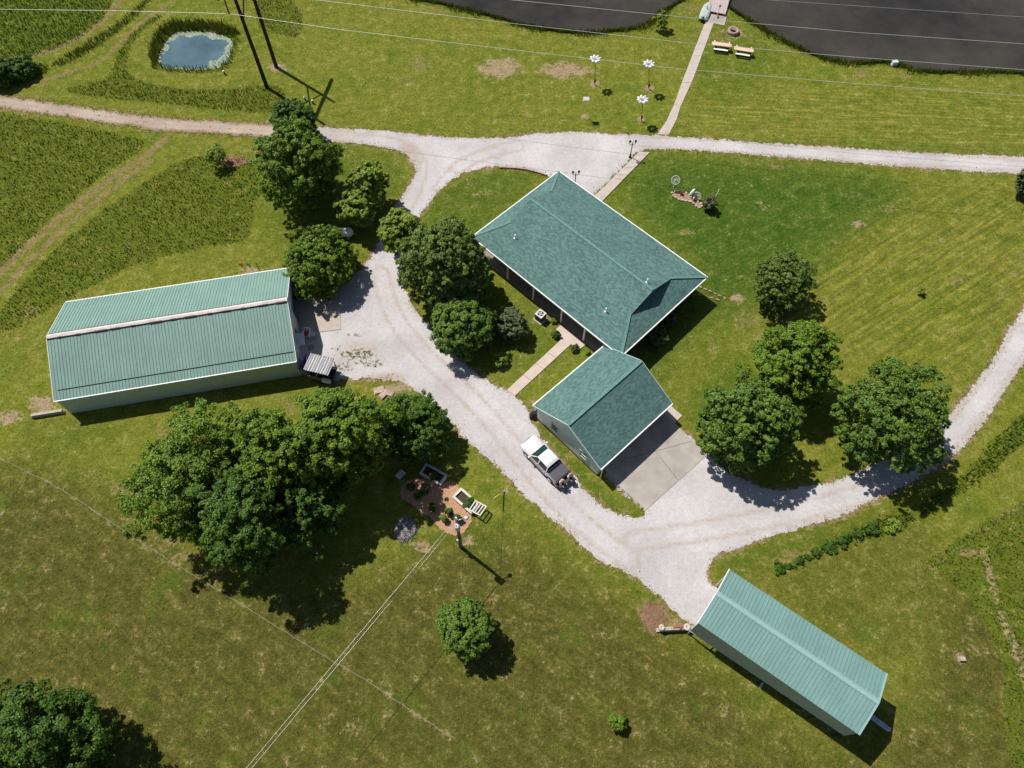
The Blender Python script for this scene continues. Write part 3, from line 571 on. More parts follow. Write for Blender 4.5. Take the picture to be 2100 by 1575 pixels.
b = MB(); ribbed(b, (-wx, -ws, 0), (1, 0, 0), (0, 0, 1), 2*wx, SE_, .23, .05, .025, (0, -1, 0)); ribbed(b, (wx, ws, 0), (-1, 0, 0), (0, 0, 1), 2*wx, SE_, .23, .05, .025, (0, 1, 0))
b.build('side_wall', M_PALE, shed)
b = MB(); gable_wall(b, -wx, 2*ws-.1, 0, SE_, SR_-.08, -1); b.build('end_wall', M_PALE, shed)
# front end wall with a wide open bay on its north half
b = MB(); x1 = wx
def strip(y0, y1, z0, z1a, z1b): b.hexa([(x1-.12, y0, z0), (x1, y0, z0), (x1, y1, z0), (x1-.12, y1, z0), (x1-.12, y0, z1a), (x1, y0, z1a), (x1, y1, z1b), (x1-.12, y1, z1b)])
def rz_(y): return SR_-.1-(SR_-SE_)*abs(y)/hw
strip(-ws, 0, 0, rz_(ws), rz_(0)); strip(0, .4, 0, rz_(0), rz_(.4)); strip(.4, 4.6, 2.75, rz_(.4), rz_(4.6)); strip(4.6, ws, 0, rz_(4.6), rz_(ws))
b.build('front_wall', mat('shaded_siding', (.46, .50, .53), .6, var=.06), shed)  # shade on this end wall put into its blue-grey siding colour
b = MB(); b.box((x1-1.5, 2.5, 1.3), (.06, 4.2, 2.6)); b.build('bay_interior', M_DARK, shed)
b = MB(); b.box((x1+.07, 4.0, 1.36), (.06, 1.25, 2.72)); b.bar((x1+.06, .3, 2.85), (x1+.06, ws-.1, 2.85), .08, .1); b.build('sliding_door', mat('slide_door', (.40, .45, .46), .6), shed)
b = MB(); b.box((x1+.02, -1.7, 1.02), (.05, .95, 2.04)); d_ = b.build('door', mat('dark_blue_door', (.05, .06, .09), .5), shed); b = MB(); b.box((x1+.07, -1.35, 1.0), (.05, .05, .12)); b.build('handle', M_GALV, d_)
b = MB(); M = Matrix.Rotation(.15, 3, 'Y'); b.box((x1+.45, -2.75, 2.2), (.82, 1.35, .05), M=M)
for i in range(6): b.box((x1+.45, -3.36+i*.245, 2.23), (.82, .03, .06), M=M)
aw = b.build('awning', M_GREYMET, shed)
for y in (-3.3, -2.2): b = MB(); b.bar((x1+.02, y, 1.6), (x1+.8, y, 2.1), .05, .05); b.build('bracket', M_GALV, aw)
for y, n in ((-hw-.03, -1), (hw+.03, 1)):
    b = MB(); b.bar((-hl, y, SE_-.04), (hl, y, SE_-.04), .09, .09); b.build('gutter', M_TRIM, shed)
for x in (-hl-.02, hl+.02):
    b = MB()
    for s in (1, -1): b.bar((x, s*hw, SE_-.06), (x, 0, SR_-.06), .05, .14)
    b.build('rake_trim', M_TRIM, shed)

# --- open sided barn
BE, BR_ = 4.4, 5.3
BL, BW = 12.56, 4.89
barn = empty('open_barn', (20.19, 8.98, 0), math.radians(-36.25), 'tall narrow open-sided metal barn with teal ribbed roof and grey side panel', 'barn')
hl, hw = BL/2, BW/2; sl = math.hypot(hw, BR_-BE); vv = Vector((0, hw, BR_-BE)).normalized()
for s in (1, -1):
    b = MB(); up = Vector((0, -s*vv.y, vv.z)); nr = Vector((0, s*vv.z, vv.y))
    rb = MB()
    if s < 0: ribbed(b, (-hl, -hw, BE), (1, 0, 0), up, BL, sl, .276, .03, .028, nr, rb)
    else: ribbed(b, (hl, hw, BE), (-1, 0, 0), up, BL, sl, .276, .03, .028, nr, rb)
    roof_slab(b, [(-hl, s*hw, BE), (hl, s*hw, BE), (hl, 0, BR_), (-hl, 0, BR_)], .05); rb.build('standing_seams', M_SEAM_SHADE, b.build('roof_panel', M_BARNROOF, barn))
b = MB(); M_CAP = mat('pale_teal_trim', (.27, .42, .40), .45, var=.06)
for s in (1, -1): b.poly([(s*-hl*1.003, -s*.13, BR_+.0), (s*hl*1.003, -s*.13, BR_+.0), (s*hl*1.003, 0, BR_+.06), (s*-hl*1.003, 0, BR_+.06)]); b.bar((-hl-.02, s*.17, BR_-.01), (hl+.02, s*.17, BR_-.01), .05, .04)
b.build('ridge_cap', M_CAP, barn); b = MB()
for s in (1, -1): b.bar((hl+.02, s*hw, BE-.01), (hl+.02, 0, BR_-.01), .12, .1)
b.build('rake_trim', M_CAP, barn); b = MB()
for s in (1, -1): b.bar((-hl-.02, s*hw, BE-.03), (-hl-.02, 0, BR_-.03), .07, .14)
b.build('front_trim', M_TRIM, barn)
for s in (1, -1):
    b = MB(); zb = (1.3, 2.1) if s < 0 else (1.9, 1.9)
    y = s*(hw-.06)
    if s < 0: ribbed(b, (-hl+.05, y, BE-.03), (1, 0, 0), (0, 0, -1), BL-.1, lambda t: BE-.03-(zb[0]+(zb[1]-zb[0])*t/BL), .115, .03, .016, (0, -1, 0))
    else: ribbed(b, (hl-.05, y, BE-.03), (-1, 0, 0), (0, 0, -1), BL-.1, BE-.03-1.9, .23, .04, .02, (0, 1, 0))
    wl_ = b.build('side_panel', M_GREYSIDE, barn); b = MB(); b.bar((-hl+.05, y-.02, zb[0]-.02), (hl-.05, y-.02, zb[1]-.02), .05, .05); b.build('bottom_rail', M_GREYMET, wl_)
b = MB(); P = [(-hw+.1, BE-.5), (hw-.1, BE-.5), (hw-.1, BE-.06), (0, BR_-.07), (-hw+.1, BE-.06)]
b.poly([(-hl+.06, y, z) for y, z in P][::-1]); b.poly([(-hl+.1, y, z) for y, z in P]); b.build('front_gable', M_PALE2, barn)
for i in range(7):
    for s in (1, -1):
        b = MB(); x = -hl+.12+i*(BL-.24)/6; b.bar((x, s*(hw-.15), 0), (x, s*(hw-.15), BE-.06), .1, .1); b.build('post', M_TRIM if i == 0 else M_DARKPOLE, barn)  # posts behind the front pair coloured dark to read as shade
# --- house with hipped ends that finish in small gables
M_CAPS = mat('cap_shingle', (.12, .235, .21), .85, var=.25, scale=6)
HE, HR = 3.0, 5.1; HL, HW = 19.75, 12.7
house = empty('house', (7.45, 45.96, 0), math.radians(-45.08), 'ranch house with green shingle roof whose hipped ends finish in small gables', 'house')
a, w = HL/2, HW/2; sp = (HR-HE)/w; d = 2.08; gw_ = 2.9; zd = HE+sp*(w-gw_); ov = .1; cse = d/math.hypot(d, zd-HE)
def uvp(P, uax, vax, o): return [((Vector(p)-Vector(o)).dot(uax), (Vector(p)-Vector(o)).dot(vax)) for p in P]
cs = 1/math.hypot(1, sp)
for s in (-1, 1):
    b = MB()
    P = [(-a, s*w, HE), (a, s*w, HE), (a-d, s*gw_, zd), (a-d+ov, s*gw_, zd), (a-d+ov, 0, HR), (-a+d-ov, 0, HR), (-a+d-ov, s*gw_, zd), (-a+d, s*gw_, zd)]
    if s > 0: P = P[::-1]
    b.poly(P, uvp(P, Vector((1, 0, 0)), Vector((0, -s, sp))*cs, (0, s*w, HE))); roof_slab(b, [(-a, s*w, HE), (a, s*w, HE), (a-d, s*gw_, zd), (-a+d, s*gw_, zd)], .07)
    rp = b.build('roof_slope', M_SHINGLE, house)
    vents = [(-6.2, -3.9), (5.9, -4.1)] if s < 0 else [(6.9, .35)]
    for vx, vy in vents:
        c = MB(); z = HE+sp*(w-abs(vy)); c.tube([(vx, vy, z-.05), (vx, vy, z+.55)], .06, 8); c.lathe([(.17, z-.06), (.15, z+.03), (.07, z+.1)], (vx, vy, 0), 8); c.build('vent_pipe', M_TRIM, rp)
for s in (-1, 1):
    b = MB(); P = [(s*a, -w, HE), (s*a, w, HE), (s*(a-d), gw_, zd), (s*(a-d), -gw_, zd)]
    if s < 0: P = P[::-1]
    b.poly(P, uvp(P, Vector((0, 1, 0)), Vector((-s*d, 0, zd-HE))/math.hypot(d, zd-HE), (s*a, 0, HE))); b.build('hip_slope', M_SHINGLE, house)
    b = MB(); x = s*(a-d-.02); g = [(x, -gw_+.02, zd-.05), (x, gw_-.02, zd-.05), (x, 0, HR-.06)]; b.poly(g if s > 0 else g[::-1]); b.poly([(x-s*.1, p[1], p[2]) for p in (g[::-1] if s > 0 else g)]); gb = b.build('gable', mat('gable_siding', (.16, .24, .22), .7), house)
    b = MB()
    for q in (1, -1): b.bar((s*(a-d+ov+.01), q*(gw_+.05), zd-.1), (s*(a-d+ov+.01), 0, HR-.07), .04, .16)
    b.build('bargeboard', M_CAPS, gb)
b = MB(); b.bar((-a+d-ov, 0, HR+.015), (a-d+ov, 0, HR+.015), .26, .03)
for sx in (1, -1):
    for sy in (1, -1): b.bar((sx*a, sy*w, HE+.02), (sx*(a-d), sy*gw_, zd+.02), .24, .03)
b.build('ridge_cap', M_CAPS, house)
b = MB()
for s in (1, -1):
    b.bar((-a-.06, s*(w+.03), HE-.06), (a+.06, s*(w+.03), HE-.06), .1, .14); b.bar((s*(a+.03), -w+.02, HE-.06), (s*(a+.03), w-.02, HE-.06), .1, .14)
b.build('gutter', M_TRIM, house)
b = MB(); b.poly([(-a+.02, -w+.02, HE-.1), (-a+.02, w-.02, HE-.1), (a-.02, w-.02, HE-.1), (a-.02, -w+.02, HE-.1)]); b.build('soffit', M_TRIM, house)
yw = -w+2.0
b = MB()
def wallbox(x0, x1, y0, y1, z0=0, z1=HE-.1): b.box(((x0+x1)/2, (y0+y1)/2, (z0+z1)/2), (x1-x0, y1-y0, z1-z0))
wallbox(-a+.55, a-.55, yw, yw+.2); wallbox(-a+.55, a-.55, w-.75, w-.55); wallbox(-a+.55, -a+.75, yw+.2, w-.75); wallbox(a-.75, a-.55, yw+.2, w-.75)
b.build('wall', M_BRICK, house)
b = MB(); b.box((0, -w+1.15, .06), (HL-1.1, 1.7, .12)); b.build('porch_floor', mat('porch_concrete', (.25, .22, .2), .8), house)
for x in (-8.9, -5.2, -1.6, 2.2, 5.2, 8.9):
    b = MB(); b.box((x, -w+.4, (HE-.1)/2), (.14, .14, HE-.1)); b.build('porch_post', M_TRIM, house)
def window(x, y, z, wd, ht, ax, n, parent, fm=None):       # ax 'x': wall runs along x, facing n
    fr = MB(); gl = MB()
    for (cx, cz, dx, dz) in ((0, ht/2, wd+.12, .08), (0, -ht/2, wd+.12, .08), (wd/2, 0, .08, ht), (-wd/2, 0, .08, ht), (0, 0, wd, .05)):
        if ax == 'x': fr.box((x+cx, y+n*.03, z+cz), (dx, .08, dz))
        else: fr.box((x+n*.03, y+cx, z+cz), (.08, dx, dz))
    if ax == 'x': gl.box((x, y+n*.015, z), (wd, .03, ht))
    else: gl.box((x+n*.015, y, z), (.03, wd, ht))
    f = fr.build('window', fm or M_TRIM, parent); gl.build('pane', M_GLASS, f); return f
for x in (-7.5, -3.5, .5, 7.2): window(x, yw, 1.5, 1.2, 1.3, 'x', -1, house)
for y in (-1, 2.5): window(a-.55, y, 1.5, 1.2, 1.3, 'y', 1, house)
b = MB(); b.box((3.7, yw-.03, 1.15), (1.0, .06, 2.05)); d2 = b.build('front_door', mat('dark_red_door', (.10, .03, .025), .5), house); b = MB(); b.box((3.35, yw-.08, 1.1), (.05, .06, .1)); b.build('handle', M_GALV, d2)
# --- garage
GE, GR = 2.45, 4.75; GL, GW = 9.15, 8.24
gar = empty('garage', (8.04, 29.83, 0), math.radians(43.0), 'detached two-bay garage with green shingle gable roof and pale siding', 'garage')
a, w = GL/2, GW/2; sp = (GR-GE)/w; cs = 1/math.hypot(1, sp)
for s in (-1, 1):
    b = MB(); P = [(-a, s*w, GE), (a, s*w, GE), (a, 0, GR), (-a, 0, GR)]
    if s > 0: P = P[::-1]
    b.poly(P, uvp(P, Vector((1, 0, 0)), Vector((0, -s, sp))*cs, (0, s*w, GE))); roof_slab(b, P, .08); b.build('roof_slope', M_SHINGLE, gar)
b = MB(); b.bar((-a, 0, GR+.012), (a, 0, GR+.012), .28, .03); b.build('ridge_cap', M_CAPS, gar)
for s in (1, -1):
    b = MB()
    for t in (1, -1): b.bar((s*(a+.025), t*w, GE-.07), (s*(a+.025), 0, GR-.07), .04, .16)
    b.build('rake_trim', mat('pale_mint_trim', (.60, .72, .66), .5, var=.04), gar)
for s in (1, -1):
    b = MB(); b.bar((-a-.05, s*(w+.05), GE-.07), (a+.05, s*(w+.05), GE-.07), .1, .13); gt = b.build('gutter', M_TRIM, gar)
    b = MB(); b.bar((-a+.3, s*(w+.02), 0), (-a+.3, s*(w+.02), GE-.13), .08, .08); b.build('downspout', M_TRIM, gt)
ow, oa = w-.35, a-.22; zw = GE+sp*.35-.1
b = MB(); gable_wall(b, -oa, 2*ow, 0, zw, GR-.1, -1); gable_wall(b, oa, 2*ow, 0, zw, GR-.1, 1)
b.box((0, ow-.06, zw/2), (2*oa-.26, .12, zw)); b.box((0, -ow+.06, (2.2+zw)/2), (2*oa-.26, .12, zw-2.2))
for x in (-oa+.35, 0, oa-.35): b.box((x, -ow+.06, 1.1), (.5, .12, 2.2))
b.build('wall', M_PALE2, gar)
b = MB(); b.box((-oa-.01, 0, .12), (.04, 2*ow+.02, .24)); b.build('foundation', mat('foundation_dark', (.10, .07, .055), .9), gar)
for y in (1.55, -1.95): window(-oa, y, 1.5, .85, 1.0, 'y', -1, gar, M_PALE2)
for s in (1, -1):
    b = MB(); b.box((s*1.95, -ow+.06, 1.1), (3.3, .06, 2.2)); gd = b.build('garage_door', M_TRIM, gar); b = MB()
    for i in range(1, 4): b.box((s*1.95, -ow+.022, i*.55), (3.3, .02, .03))
    b.build('panel_groove', M_JOINT, gd)

# ------------------------------------------------------------------ trees
def leaves(centers, normals, length, width, rng):
    """one small kite-shaped leaf per centre"""
    n = len(centers); nm = normals/np.linalg.norm(normals, axis=1)[:, None]
    t = rng.normal(size=(n, 3)); t -= (t*nm).sum(1)[:, None]*nm; t /= np.linalg.norm(t, axis=1)[:, None]+1e-9
    s = np.cross(nm, t); L = length*rng.uniform(.7, 1.3, n)[:, None]; W = width*rng.uniform(.7, 1.3, n)[:, None]
    V = np.stack([centers-t*L*.5, centers+s*W*.5, centers+t*L*.5+nm*L*.08, centers-s*W*.5], 1).reshape(-1, 3)
    return V, np.arange(4*n).reshape(n, 4)
def crown_points(R, Rz, zc, seed, nl, per, squash=.8, low=-.75, lobe=(.26, .42), rag=.2, drop=.1):
    """leaf positions: limbs end in lobes, each lobe is a cluster of leafy tufts"""
    rng = np.random.default_rng(seed); C = []; Nn = []; lobes = []
    ga = math.pi*(3-math.sqrt(5)); ph = rng.uniform(0, 6.28); p2, p3, p5 = rng.uniform(0, 6.28, 3)
    for i in range(nl):
        z = 1-(1-low)*(i+.5)/nl; r = math.sqrt(max(0, 1-z*z)); th = ph+i*ga
        wob = 1+rag*(.6*math.sin(2*th+p2)+.5*math.sin(3*th+p3+2*z)+.45*math.sin(5*th+p5-3*z))+rng.uniform(-1.1, .7)*rag
        lr = R*rng.uniform(*lobe)
        c = np.array([r*math.cos(th)*(R-lr*.7)*wob, r*math.sin(th)*(R-lr*.7)*wob, zc+z*(Rz-lr*.5)*(wob*.6+.4)])
        if rng.random() < drop and i > 2: continue
        lobes.append((c, lr)); m = max(7, int(22*(lr/R/.34)**1.5)); n = int(per*(lr/R/.34)**2/m)
        o = c-np.array([0, 0, zc]); o = o/(np.linalg.norm(o)+1e-9)
        d = rng.normal(size=(m, 3))*.75+o*.55+np.array([0, 0, .25]); d /= np.linalg.norm(d, axis=1)[:, None]
        sc = c+d*lr*np.array([1, 1, squash])*rng.uniform(.72, 1.18, (m, 1))
        sr = lr*rng.uniform(.16, .28, m)
        e = rng.normal(size=(m, n, 3)); e /= np.linalg.norm(e, axis=2)[..., None]; rad = rng.random((m, n, 1))**.45
        p = sc[:, None]+e*rad*sr[:, None, None]*np.array([1.15, 1.15, .75])
        C.append(p.reshape(-1, 3)); Nn.append((e*.35+d[:, None]*.4+o*.25+np.array([0, 0, .5])+rng.normal(size=(m, n, 3))*.42).reshape(-1, 3))
        k = n*m//6; d2 = rng.normal(size=(k, 3)); d2 /= np.linalg.norm(d2, axis=1)[:, None]          # leaves between the tufts
        C.append(c+d2*lr*(rng.random((k, 1))**.4)*.8*np.array([1, 1, squash])); Nn.append(rng.normal(size=(k, 3))+np.array([0, 0, .3]))
    n = int(per*nl*.12); d = rng.normal(size=(n, 3)); d /= np.linalg.norm(d, axis=1)[:, None]     # leaves inside the crown
    C.append(np.array([0, 0, zc])+d*(rng.random(n)**.5)[:, None]*np.array([R*.66, R*.66, Rz*.66])); Nn.append(rng.normal(size=(n, 3)))
    C = np.vstack(C); Nn = np.vstack(Nn); k = C[:, 2] > .12
    return C[k], Nn[k], lobes, rng
def tree(px, py, R, Rz, zc, leafm, seed, label, name='leafy_tree', cat='tree', nl=46, per=620, leaf=(.18, .12), low=-.75, group=None, trunk=.2, lobe=(.26, .42), lean=(0, 0), squash=.8, rag=.17, drop=.08):
    c = G(px, py, zc); root = empty(name, (c[0]-lean[0], c[1]-lean[1], 0), 0, label, cat, group)
    R *= .95; per = int(per*2.7)
    C, Nn, lobes, rng = crown_points(R, Rz, zc, seed, nl, per, squash, low, lobe, rag, drop)
    C[:, 0] += lean[0]; C[:, 1] += lean[1]
    V, F = leaves(C, Nn, leaf[0], leaf[1], rng)
    link('crown', np_mesh('crown', V, F, leafm), root)
    b = MB(); zt = max(zc-Rz*.45, .25)
    b.tube([(0, 0, -.1), (lean[0]*.1, lean[1]*.1, zt*.5), (lean[0]*.5, lean[1]*.5, zt), (lean[0], lean[1], zc+Rz*.3)], [trunk*1.25, trunk, trunk*.8, trunk*.3], 8)
    for cc, lr in lobes[2::max(1, nl//12)]:
        e = np.array(cc)+np.array([lean[0], lean[1], 0]); e = e*.92; m = np.array([e[0]*.4+lean[0]*.3, e[1]*.4+lean[1]*.3, (zt*1.0+e[2])/2])
        if e[2] > zt*.6: b.tube([(lean[0]*.45, lean[1]*.45, zt*.85), tuple(m), tuple(e)], [trunk*.5, trunk*.32, trunk*.1], 5)
    b.build('trunk', M_BARK, root)
    return root
L_BIG = (.185, .12)
tree(606, 254, 2.5, 2.3, 2.8, L_DARK, 11, 'dark round tree directly behind the big tree by the dirt track', nl=36, per=520)
tree(608, 348, 4.3, 4.5, 4.8, L_MID, 12, 'big bright green tree standing where the dirt track meets the white gravel', nl=60, per=640, leaf=L_BIG, trunk=.28, rag=.19, drop=.12, lobe=(.2, .34))
tree(755, 382, 2.2, 2.6, 3.2, L_LIGHT, 13, 'slim pale yellow-green tree at the inside of the gravel bend', nl=26, per=300, leaf=(.24, .15), trunk=.1, lobe=(.22, .36))
tree(728, 428, 1.8, 1.7, 2.9, L_LIGHT, 14, 'small pale tree leaning over the white propane tank', nl=22, per=320, leaf=(.24, .15), trunk=.09)
tree(655, 535, 3.7, 2.6, 2.5, L_MID, 15, 'broad low round bush-like tree between propane tank and shed', nl=60, per=620, leaf=(.17, .11), low=-.9, lobe=(.2, .3), trunk=.2)
tree(823, 478, 2.3, 2.4, 3.4, L_LIGHT, 16, 'pale loose tree overhanging the gravel beside the dark maple', nl=26, per=380, leaf=(.2, .13), trunk=.11)
tree(914, 545, 4.0, 4.7, 4.8, L_OLIVE, 17, 'tall olive-tinted maple close to the west corner of the house', 'maple_tree', nl=80, per=480, leaf=(.19, .14), lobe=(.18, .28), trunk=.26)
tree(948, 662, 2.9, 2.3, 2.6, L_MAPLE, 18, 'dense rounded green tree below the olive maple by the drive edge', nl=44, per=560, leaf=(.165, .11), low=-.9)
tree(410, 975, 5.0, 4.4, 5.9, L_MID, 19, 'westernmost big tree of the dark clump below the shed', nl=62, per=640, leaf=L_BIG, trunk=.3, rag=.25, drop=.15, lobe=(.2, .35))
tree(560, 935, 3.8, 3.9, 6.4, L_MID, 20, 'tree with its crown nearest the long shed in the dark clump', nl=50, per=620, leaf=L_BIG, trunk=.28, rag=.25, drop=.15, lobe=(.2, .35))
tree(500, 1062, 3.8, 4.0, 5.8, L_DARK, 21, 'dark tree at the lower end of the clump, casting the long shadow on the pasture', nl=48, per=620, leaf=L_BIG, trunk=.28, rag=.25, drop=.15, lobe=(.2, .35))
tree(702, 890, 3.7, 4.4, 6.0, L_MID, 22, 'bright green tree at the clump edge beside the vegetable garden', nl=50, per=640, leaf=L_BIG, trunk=.28, rag=.25, drop=.15, lobe=(.2, .35))
tree(640, 1030, 3.3, 3.0, 3.6, L_DARK, 23, 'shaded dark tree in the middle of the clump next to the mulch bed', nl=40, per=560, leaf=L_BIG, trunk=.24, rag=.25, drop=.15, lobe=(.2, .35))
tree(848, 880, 3.2, 2.6, 2.6, L_DARK, 24, 'low dark rounded tree between the clump and the gravel drive', nl=46, per=560, leaf=(.16, .105), low=-.9, lobe=(.22, .34))
tree(1604, 578, 2.9, 2.6, 2.7, L_OLIVE, 25, 'single oval olive tree alone on the lawn east of the house', nl=60, per=420, leaf=(.16, .105), low=-.92, lobe=(.18, .28))
tree(1630, 752, 3.6, 3.8, 4.4, L_MID, 26, 'bright feathery tree, northernmost of the three by the curving drive', nl=44, per=640, leaf=L_BIG, trunk=.25, rag=.25, drop=.15, lobe=(.2, .35))
tree(1530, 872, 3.8, 4.2, 4.3, L_MAPLE, 27, 'upright maple beside the concrete garage apron', 'maple_tree', nl=70, per=520, leaf=(.19, .145), lobe=(.18, .28), trunk=.24)
tree(1833, 855, 4.8, 4.0, 4.6, L_MAPLE, 28, 'widest maple, its branches reaching over the curving gravel drive', 'maple_tree', nl=90, per=480, leaf=(.19, .145), lobe=(.16, .25), trunk=.28)
tree(957, 1288, 2.1, 2.1, 2.3, L_MAPLE, 29, 'young round tree alone in the pasture below the light pole', nl=34, per=280, leaf=(.165, .11), trunk=.1, low=-.85)
tree(78, 1535, 4.4, 4.2, 4.8, L_DARK, 30, 'dark tree cut off by the bottom left corner of the picture', nl=60, per=620, leaf=L_BIG, trunk=.3, rag=.25, drop=.15, lobe=(.2, .35))
tree(2130, 366, 1.9, 2.2, 2.2, L_GREY, 31, 'dark conifer cut off by the right edge beside the gravel road', nl=24, per=400, leaf=(.22, .1))
tree(1050, 665, 1.5, 1.4, 1.5, L_GREY, 32, 'grey-leaved shrub in the tree shade near the air conditioner', 'shrub', 'shrub', nl=28, per=300, leaf=(.16, .1), low=-.9, trunk=.06)
tree(1025, 735, .75, .6, .65, L_LIGHT, 33, 'small pale bush on the grass left of the side walkway', 'bush', 'shrub', nl=14, per=120, leaf=(.15, .09), low=-.9, trunk=.03)
tree(1267, 1478, .65, .6, .75, L_MID, 34, 'knee-high sapling in the lower pasture', 'sapling', 'sapling', nl=10, per=70, leaf=(.2, .12), trunk=.03)
tree(1891, 598, .35, .35, .45, L_LIGHT, 35, 'tiny lone sapling on the striped lawn', 'sapling', 'sapling', nl=6, per=50, leaf=(.16, .1), trunk=.02)
tree(1357, 38, 1.0, 1.0, 1.5, L_LIGHT, 36, 'thin pale sapling on the lake bank left of the dock', 'sapling', 'sapling', nl=10, per=70, leaf=(.2, .12), trunk=.05, lean=(-.15, .1))
tree(440, 318, 1.3, .9, 1.5, L_LIGHT, 37, 'thin leaning sapling beside the red soil patch', 'sapling', 'sapling', nl=12, per=60, leaf=(.2, .12), trunk=.06, lean=(-1.0, .6))
tree(40, 142, 1.8, 1.0, .9, L_DARK, 38, 'dark scrubby bush at the far left beside the mown strip', 'bush', 'shrub', nl=24, per=320, leaf=(.26, .14), low=-.9, trunk=.05)
tree(0, 150, 1.7, 1.2, 1.2, L_DARK, 39, 'dark bush cut off by the left edge above the dirt track', 'bush', 'shrub', nl=20, per=320, leaf=(.26, .14), low=-.9, trunk=.05)
for i, (x, y, r, lf, lb) in enumerate([(1330, 668, .95, L_GREY, 'dusty shrub nearest the middle of the shaded east house wall'), (1357, 642, .85, L_DARK, 'dark shrub second from the north end of the east house wall'), (1385, 622, .8, L_DARK, 'dark shrub at the north end of the east house wall'),
        (1350, 690, 1.0, L_GREY, 'large dusty shrub in the house shadow nearest the garage'), (1300, 690, .8, L_DARK, 'dark shrub against the east wall by the garage corner'), (1375, 655, .7, L_GREY, 'small dusty shrub in the house shadow, set out from the wall')]):
    tree(x, y, r, r*.8, r*.8, lf, 50+i, lb, 'shrub', 'shrub', nl=16, per=150, leaf=(.16, .1), low=-.9, trunk=.04, group='shrubs along the shaded house wall')
for i, (x, y, r, lb) in enumerate([(1597, 1166, 0.43, 'dark round shrub at the lower end of the ditch row'), (1617, 1163, 0.32, 'small dark shrub second in the ditch row'), (1640, 1148, 0.36, 'dark shrub beside the tan bank of the ditch'), (1655, 1143, 0.29, 'tiny shrub pressed against the ditch hedge end'),
        (1672, 1134, 0.43, 'shrub where the ditch hedge begins'), (1700, 1122, 0.54, 'fuller shrub in the middle of the ditch row'), (1730, 1108, 0.58, 'shrub at the bend of the ditch row'), (1760, 1095, 0.58, 'shrub in the upper half of the ditch row'), (1790, 1085, 0.61, 'broad shrub next to the bright weeds of the ditch'), (1830, 1080, 0.72, 'bright leafy weed clump at the top of the ditch row')]):
    tree(x, y, r, r*.5, r*.25, L_LIGHT if i == 9 else L_DARK, 70+i, lb, 'shrub', 'shrub', nl=14, per=110, leaf=(.15, .09), low=-.9, trunk=.03, rag=.4, drop=.25, group='shrubs along the ditch')

# ------------------------------------------------------------------ tall grass, one object per sward
def blades(P, h, hv, w, m, name, label, seed, lean=.35, clump=0):
    rng = np.random.default_rng(seed); n = len(P)
    a = rng.uniform(0, 6.28, n); H = h*(1+hv*rng.uniform(-1, 1, n)); W = w*rng.uniform(.6, 1.4, n)
    dx, dy = np.cos(a), np.sin(a); l = lean*H*rng.uniform(-.2, 1.4, n); la = a+rng.uniform(-.9, .9, n)+1.57
    b0 = np.c_[P[:, 0]-dx*W, P[:, 1]-dy*W, P[:, 2]-.03]; b1 = np.c_[P[:, 0]+dx*W, P[:, 1]+dy*W, P[:, 2]-.03]
    m1 = np.c_[P[:, 0]+np.cos(la)*l*.4+dx*W*.7, P[:, 1]+np.sin(la)*l*.4+dy*W*.7, P[:, 2]+H*.6]
    t = np.c_[P[:, 0]+np.cos(la)*l, P[:, 1]+np.sin(la)*l, P[:, 2]+H]
    V = np.stack([b0, b1, m1, t], 1).reshape(-1, 3)
    o = link(name, np_mesh(name, V, np.arange(4*n).reshape(n, 4), m))
    return tag(o, label, 'grass', kind='stuff')
def scatter(P, dens, seed, edge=.15):
    rng = np.random.default_rng(seed); lo, hi = P.min(0), P.max(0)
    lo = np.maximum(lo, [-72, -2]); hi = np.minimum(hi, [72, 96])
    n = int((hi[0]-lo[0])*(hi[1]-lo[1])*dens); q = rng.uniform(lo, hi, (n, 2)); d = sdf(q[:, 0], q[:, 1], P, 1)
    return q[d < edge*rng.normal(size=n)]
def zpt(q, z=0.0): return np.c_[q, np.full(len(q), z)]
for k, (h, dens, m, lb) in {'a': (.26, 30, L_MEADOW, 'deep green uncut meadow in the top left corner'), 'b': (.2, 22, L_GRASS, 'rough uncut grass below the dirt track at the left edge'), 'c': (.2, 22, L_GRASS, 'rough uncut grass block above the long shed'), 'd': (.24, 24, L_GRASSY, 'uncut bank of grass curling round the small pond'),
        'e': (.18, 22, L_GRASSY, 'patch of uncut grass right of the twin poles'), 'f': (.25, 14, L_GRASS, 'weedy uncut field in the lower right corner'), 'g': (.5, 26, L_LUSH, 'bright weeds along the verge right of the curving drive'), 'h': (.45, 30, L_GRASS, 'coarse weeds around the bushes at the far left'), 'j': (.42, 46, L_LUSH, 'rank weeds growing along the ditch above the open barn'), 'i': (.42, 34, L_GRASS, 'narrow strip of coarse weeds between the mown tracks at upper left')}.items():
    blades(zpt(scatter(TALLW[k], dens, ord(k))), h, .45, .055, m, 'tall_grass', lb, ord(k))
rng = np.random.default_rng(5)
q = scatter(POND_RIM, 60, 6); d = sdf(q[:, 0], q[:, 1], POND, 3); wl_ = (q[:, 0] < G(330, 100)[0]) | (q[:, 1] > G(400, 72)[1]); k = (d > -.1) & (wl_ | (rng.random(len(q)) < .3)) & (d < np.where(wl_, 3, .6))
blades(np.c_[q[k], -.14*(d[k] < .2)], .85, .4, .05, L_GRASS, 'pond_reeds', 'dark reeds ringing the small blue pond', 7)
ls = resample(chaikin(GP(LAKE_PX), 2), .12); ls = ls[(ls[:, 1] < 95) & (np.abs(ls[:, 0]) < 70)]; mm = rng.integers(0, len(ls), 16000)
q = ls[mm]+rng.normal(size=(16000, 2))*.42*(0.6+.5*np.sin(ls[mm][:, :1]*.8)+.3*np.sin(ls[mm][:, :1]*2.3)); d = sdf(q[:, 0], q[:, 1], LAKE, 3); q = q[d > -.45]
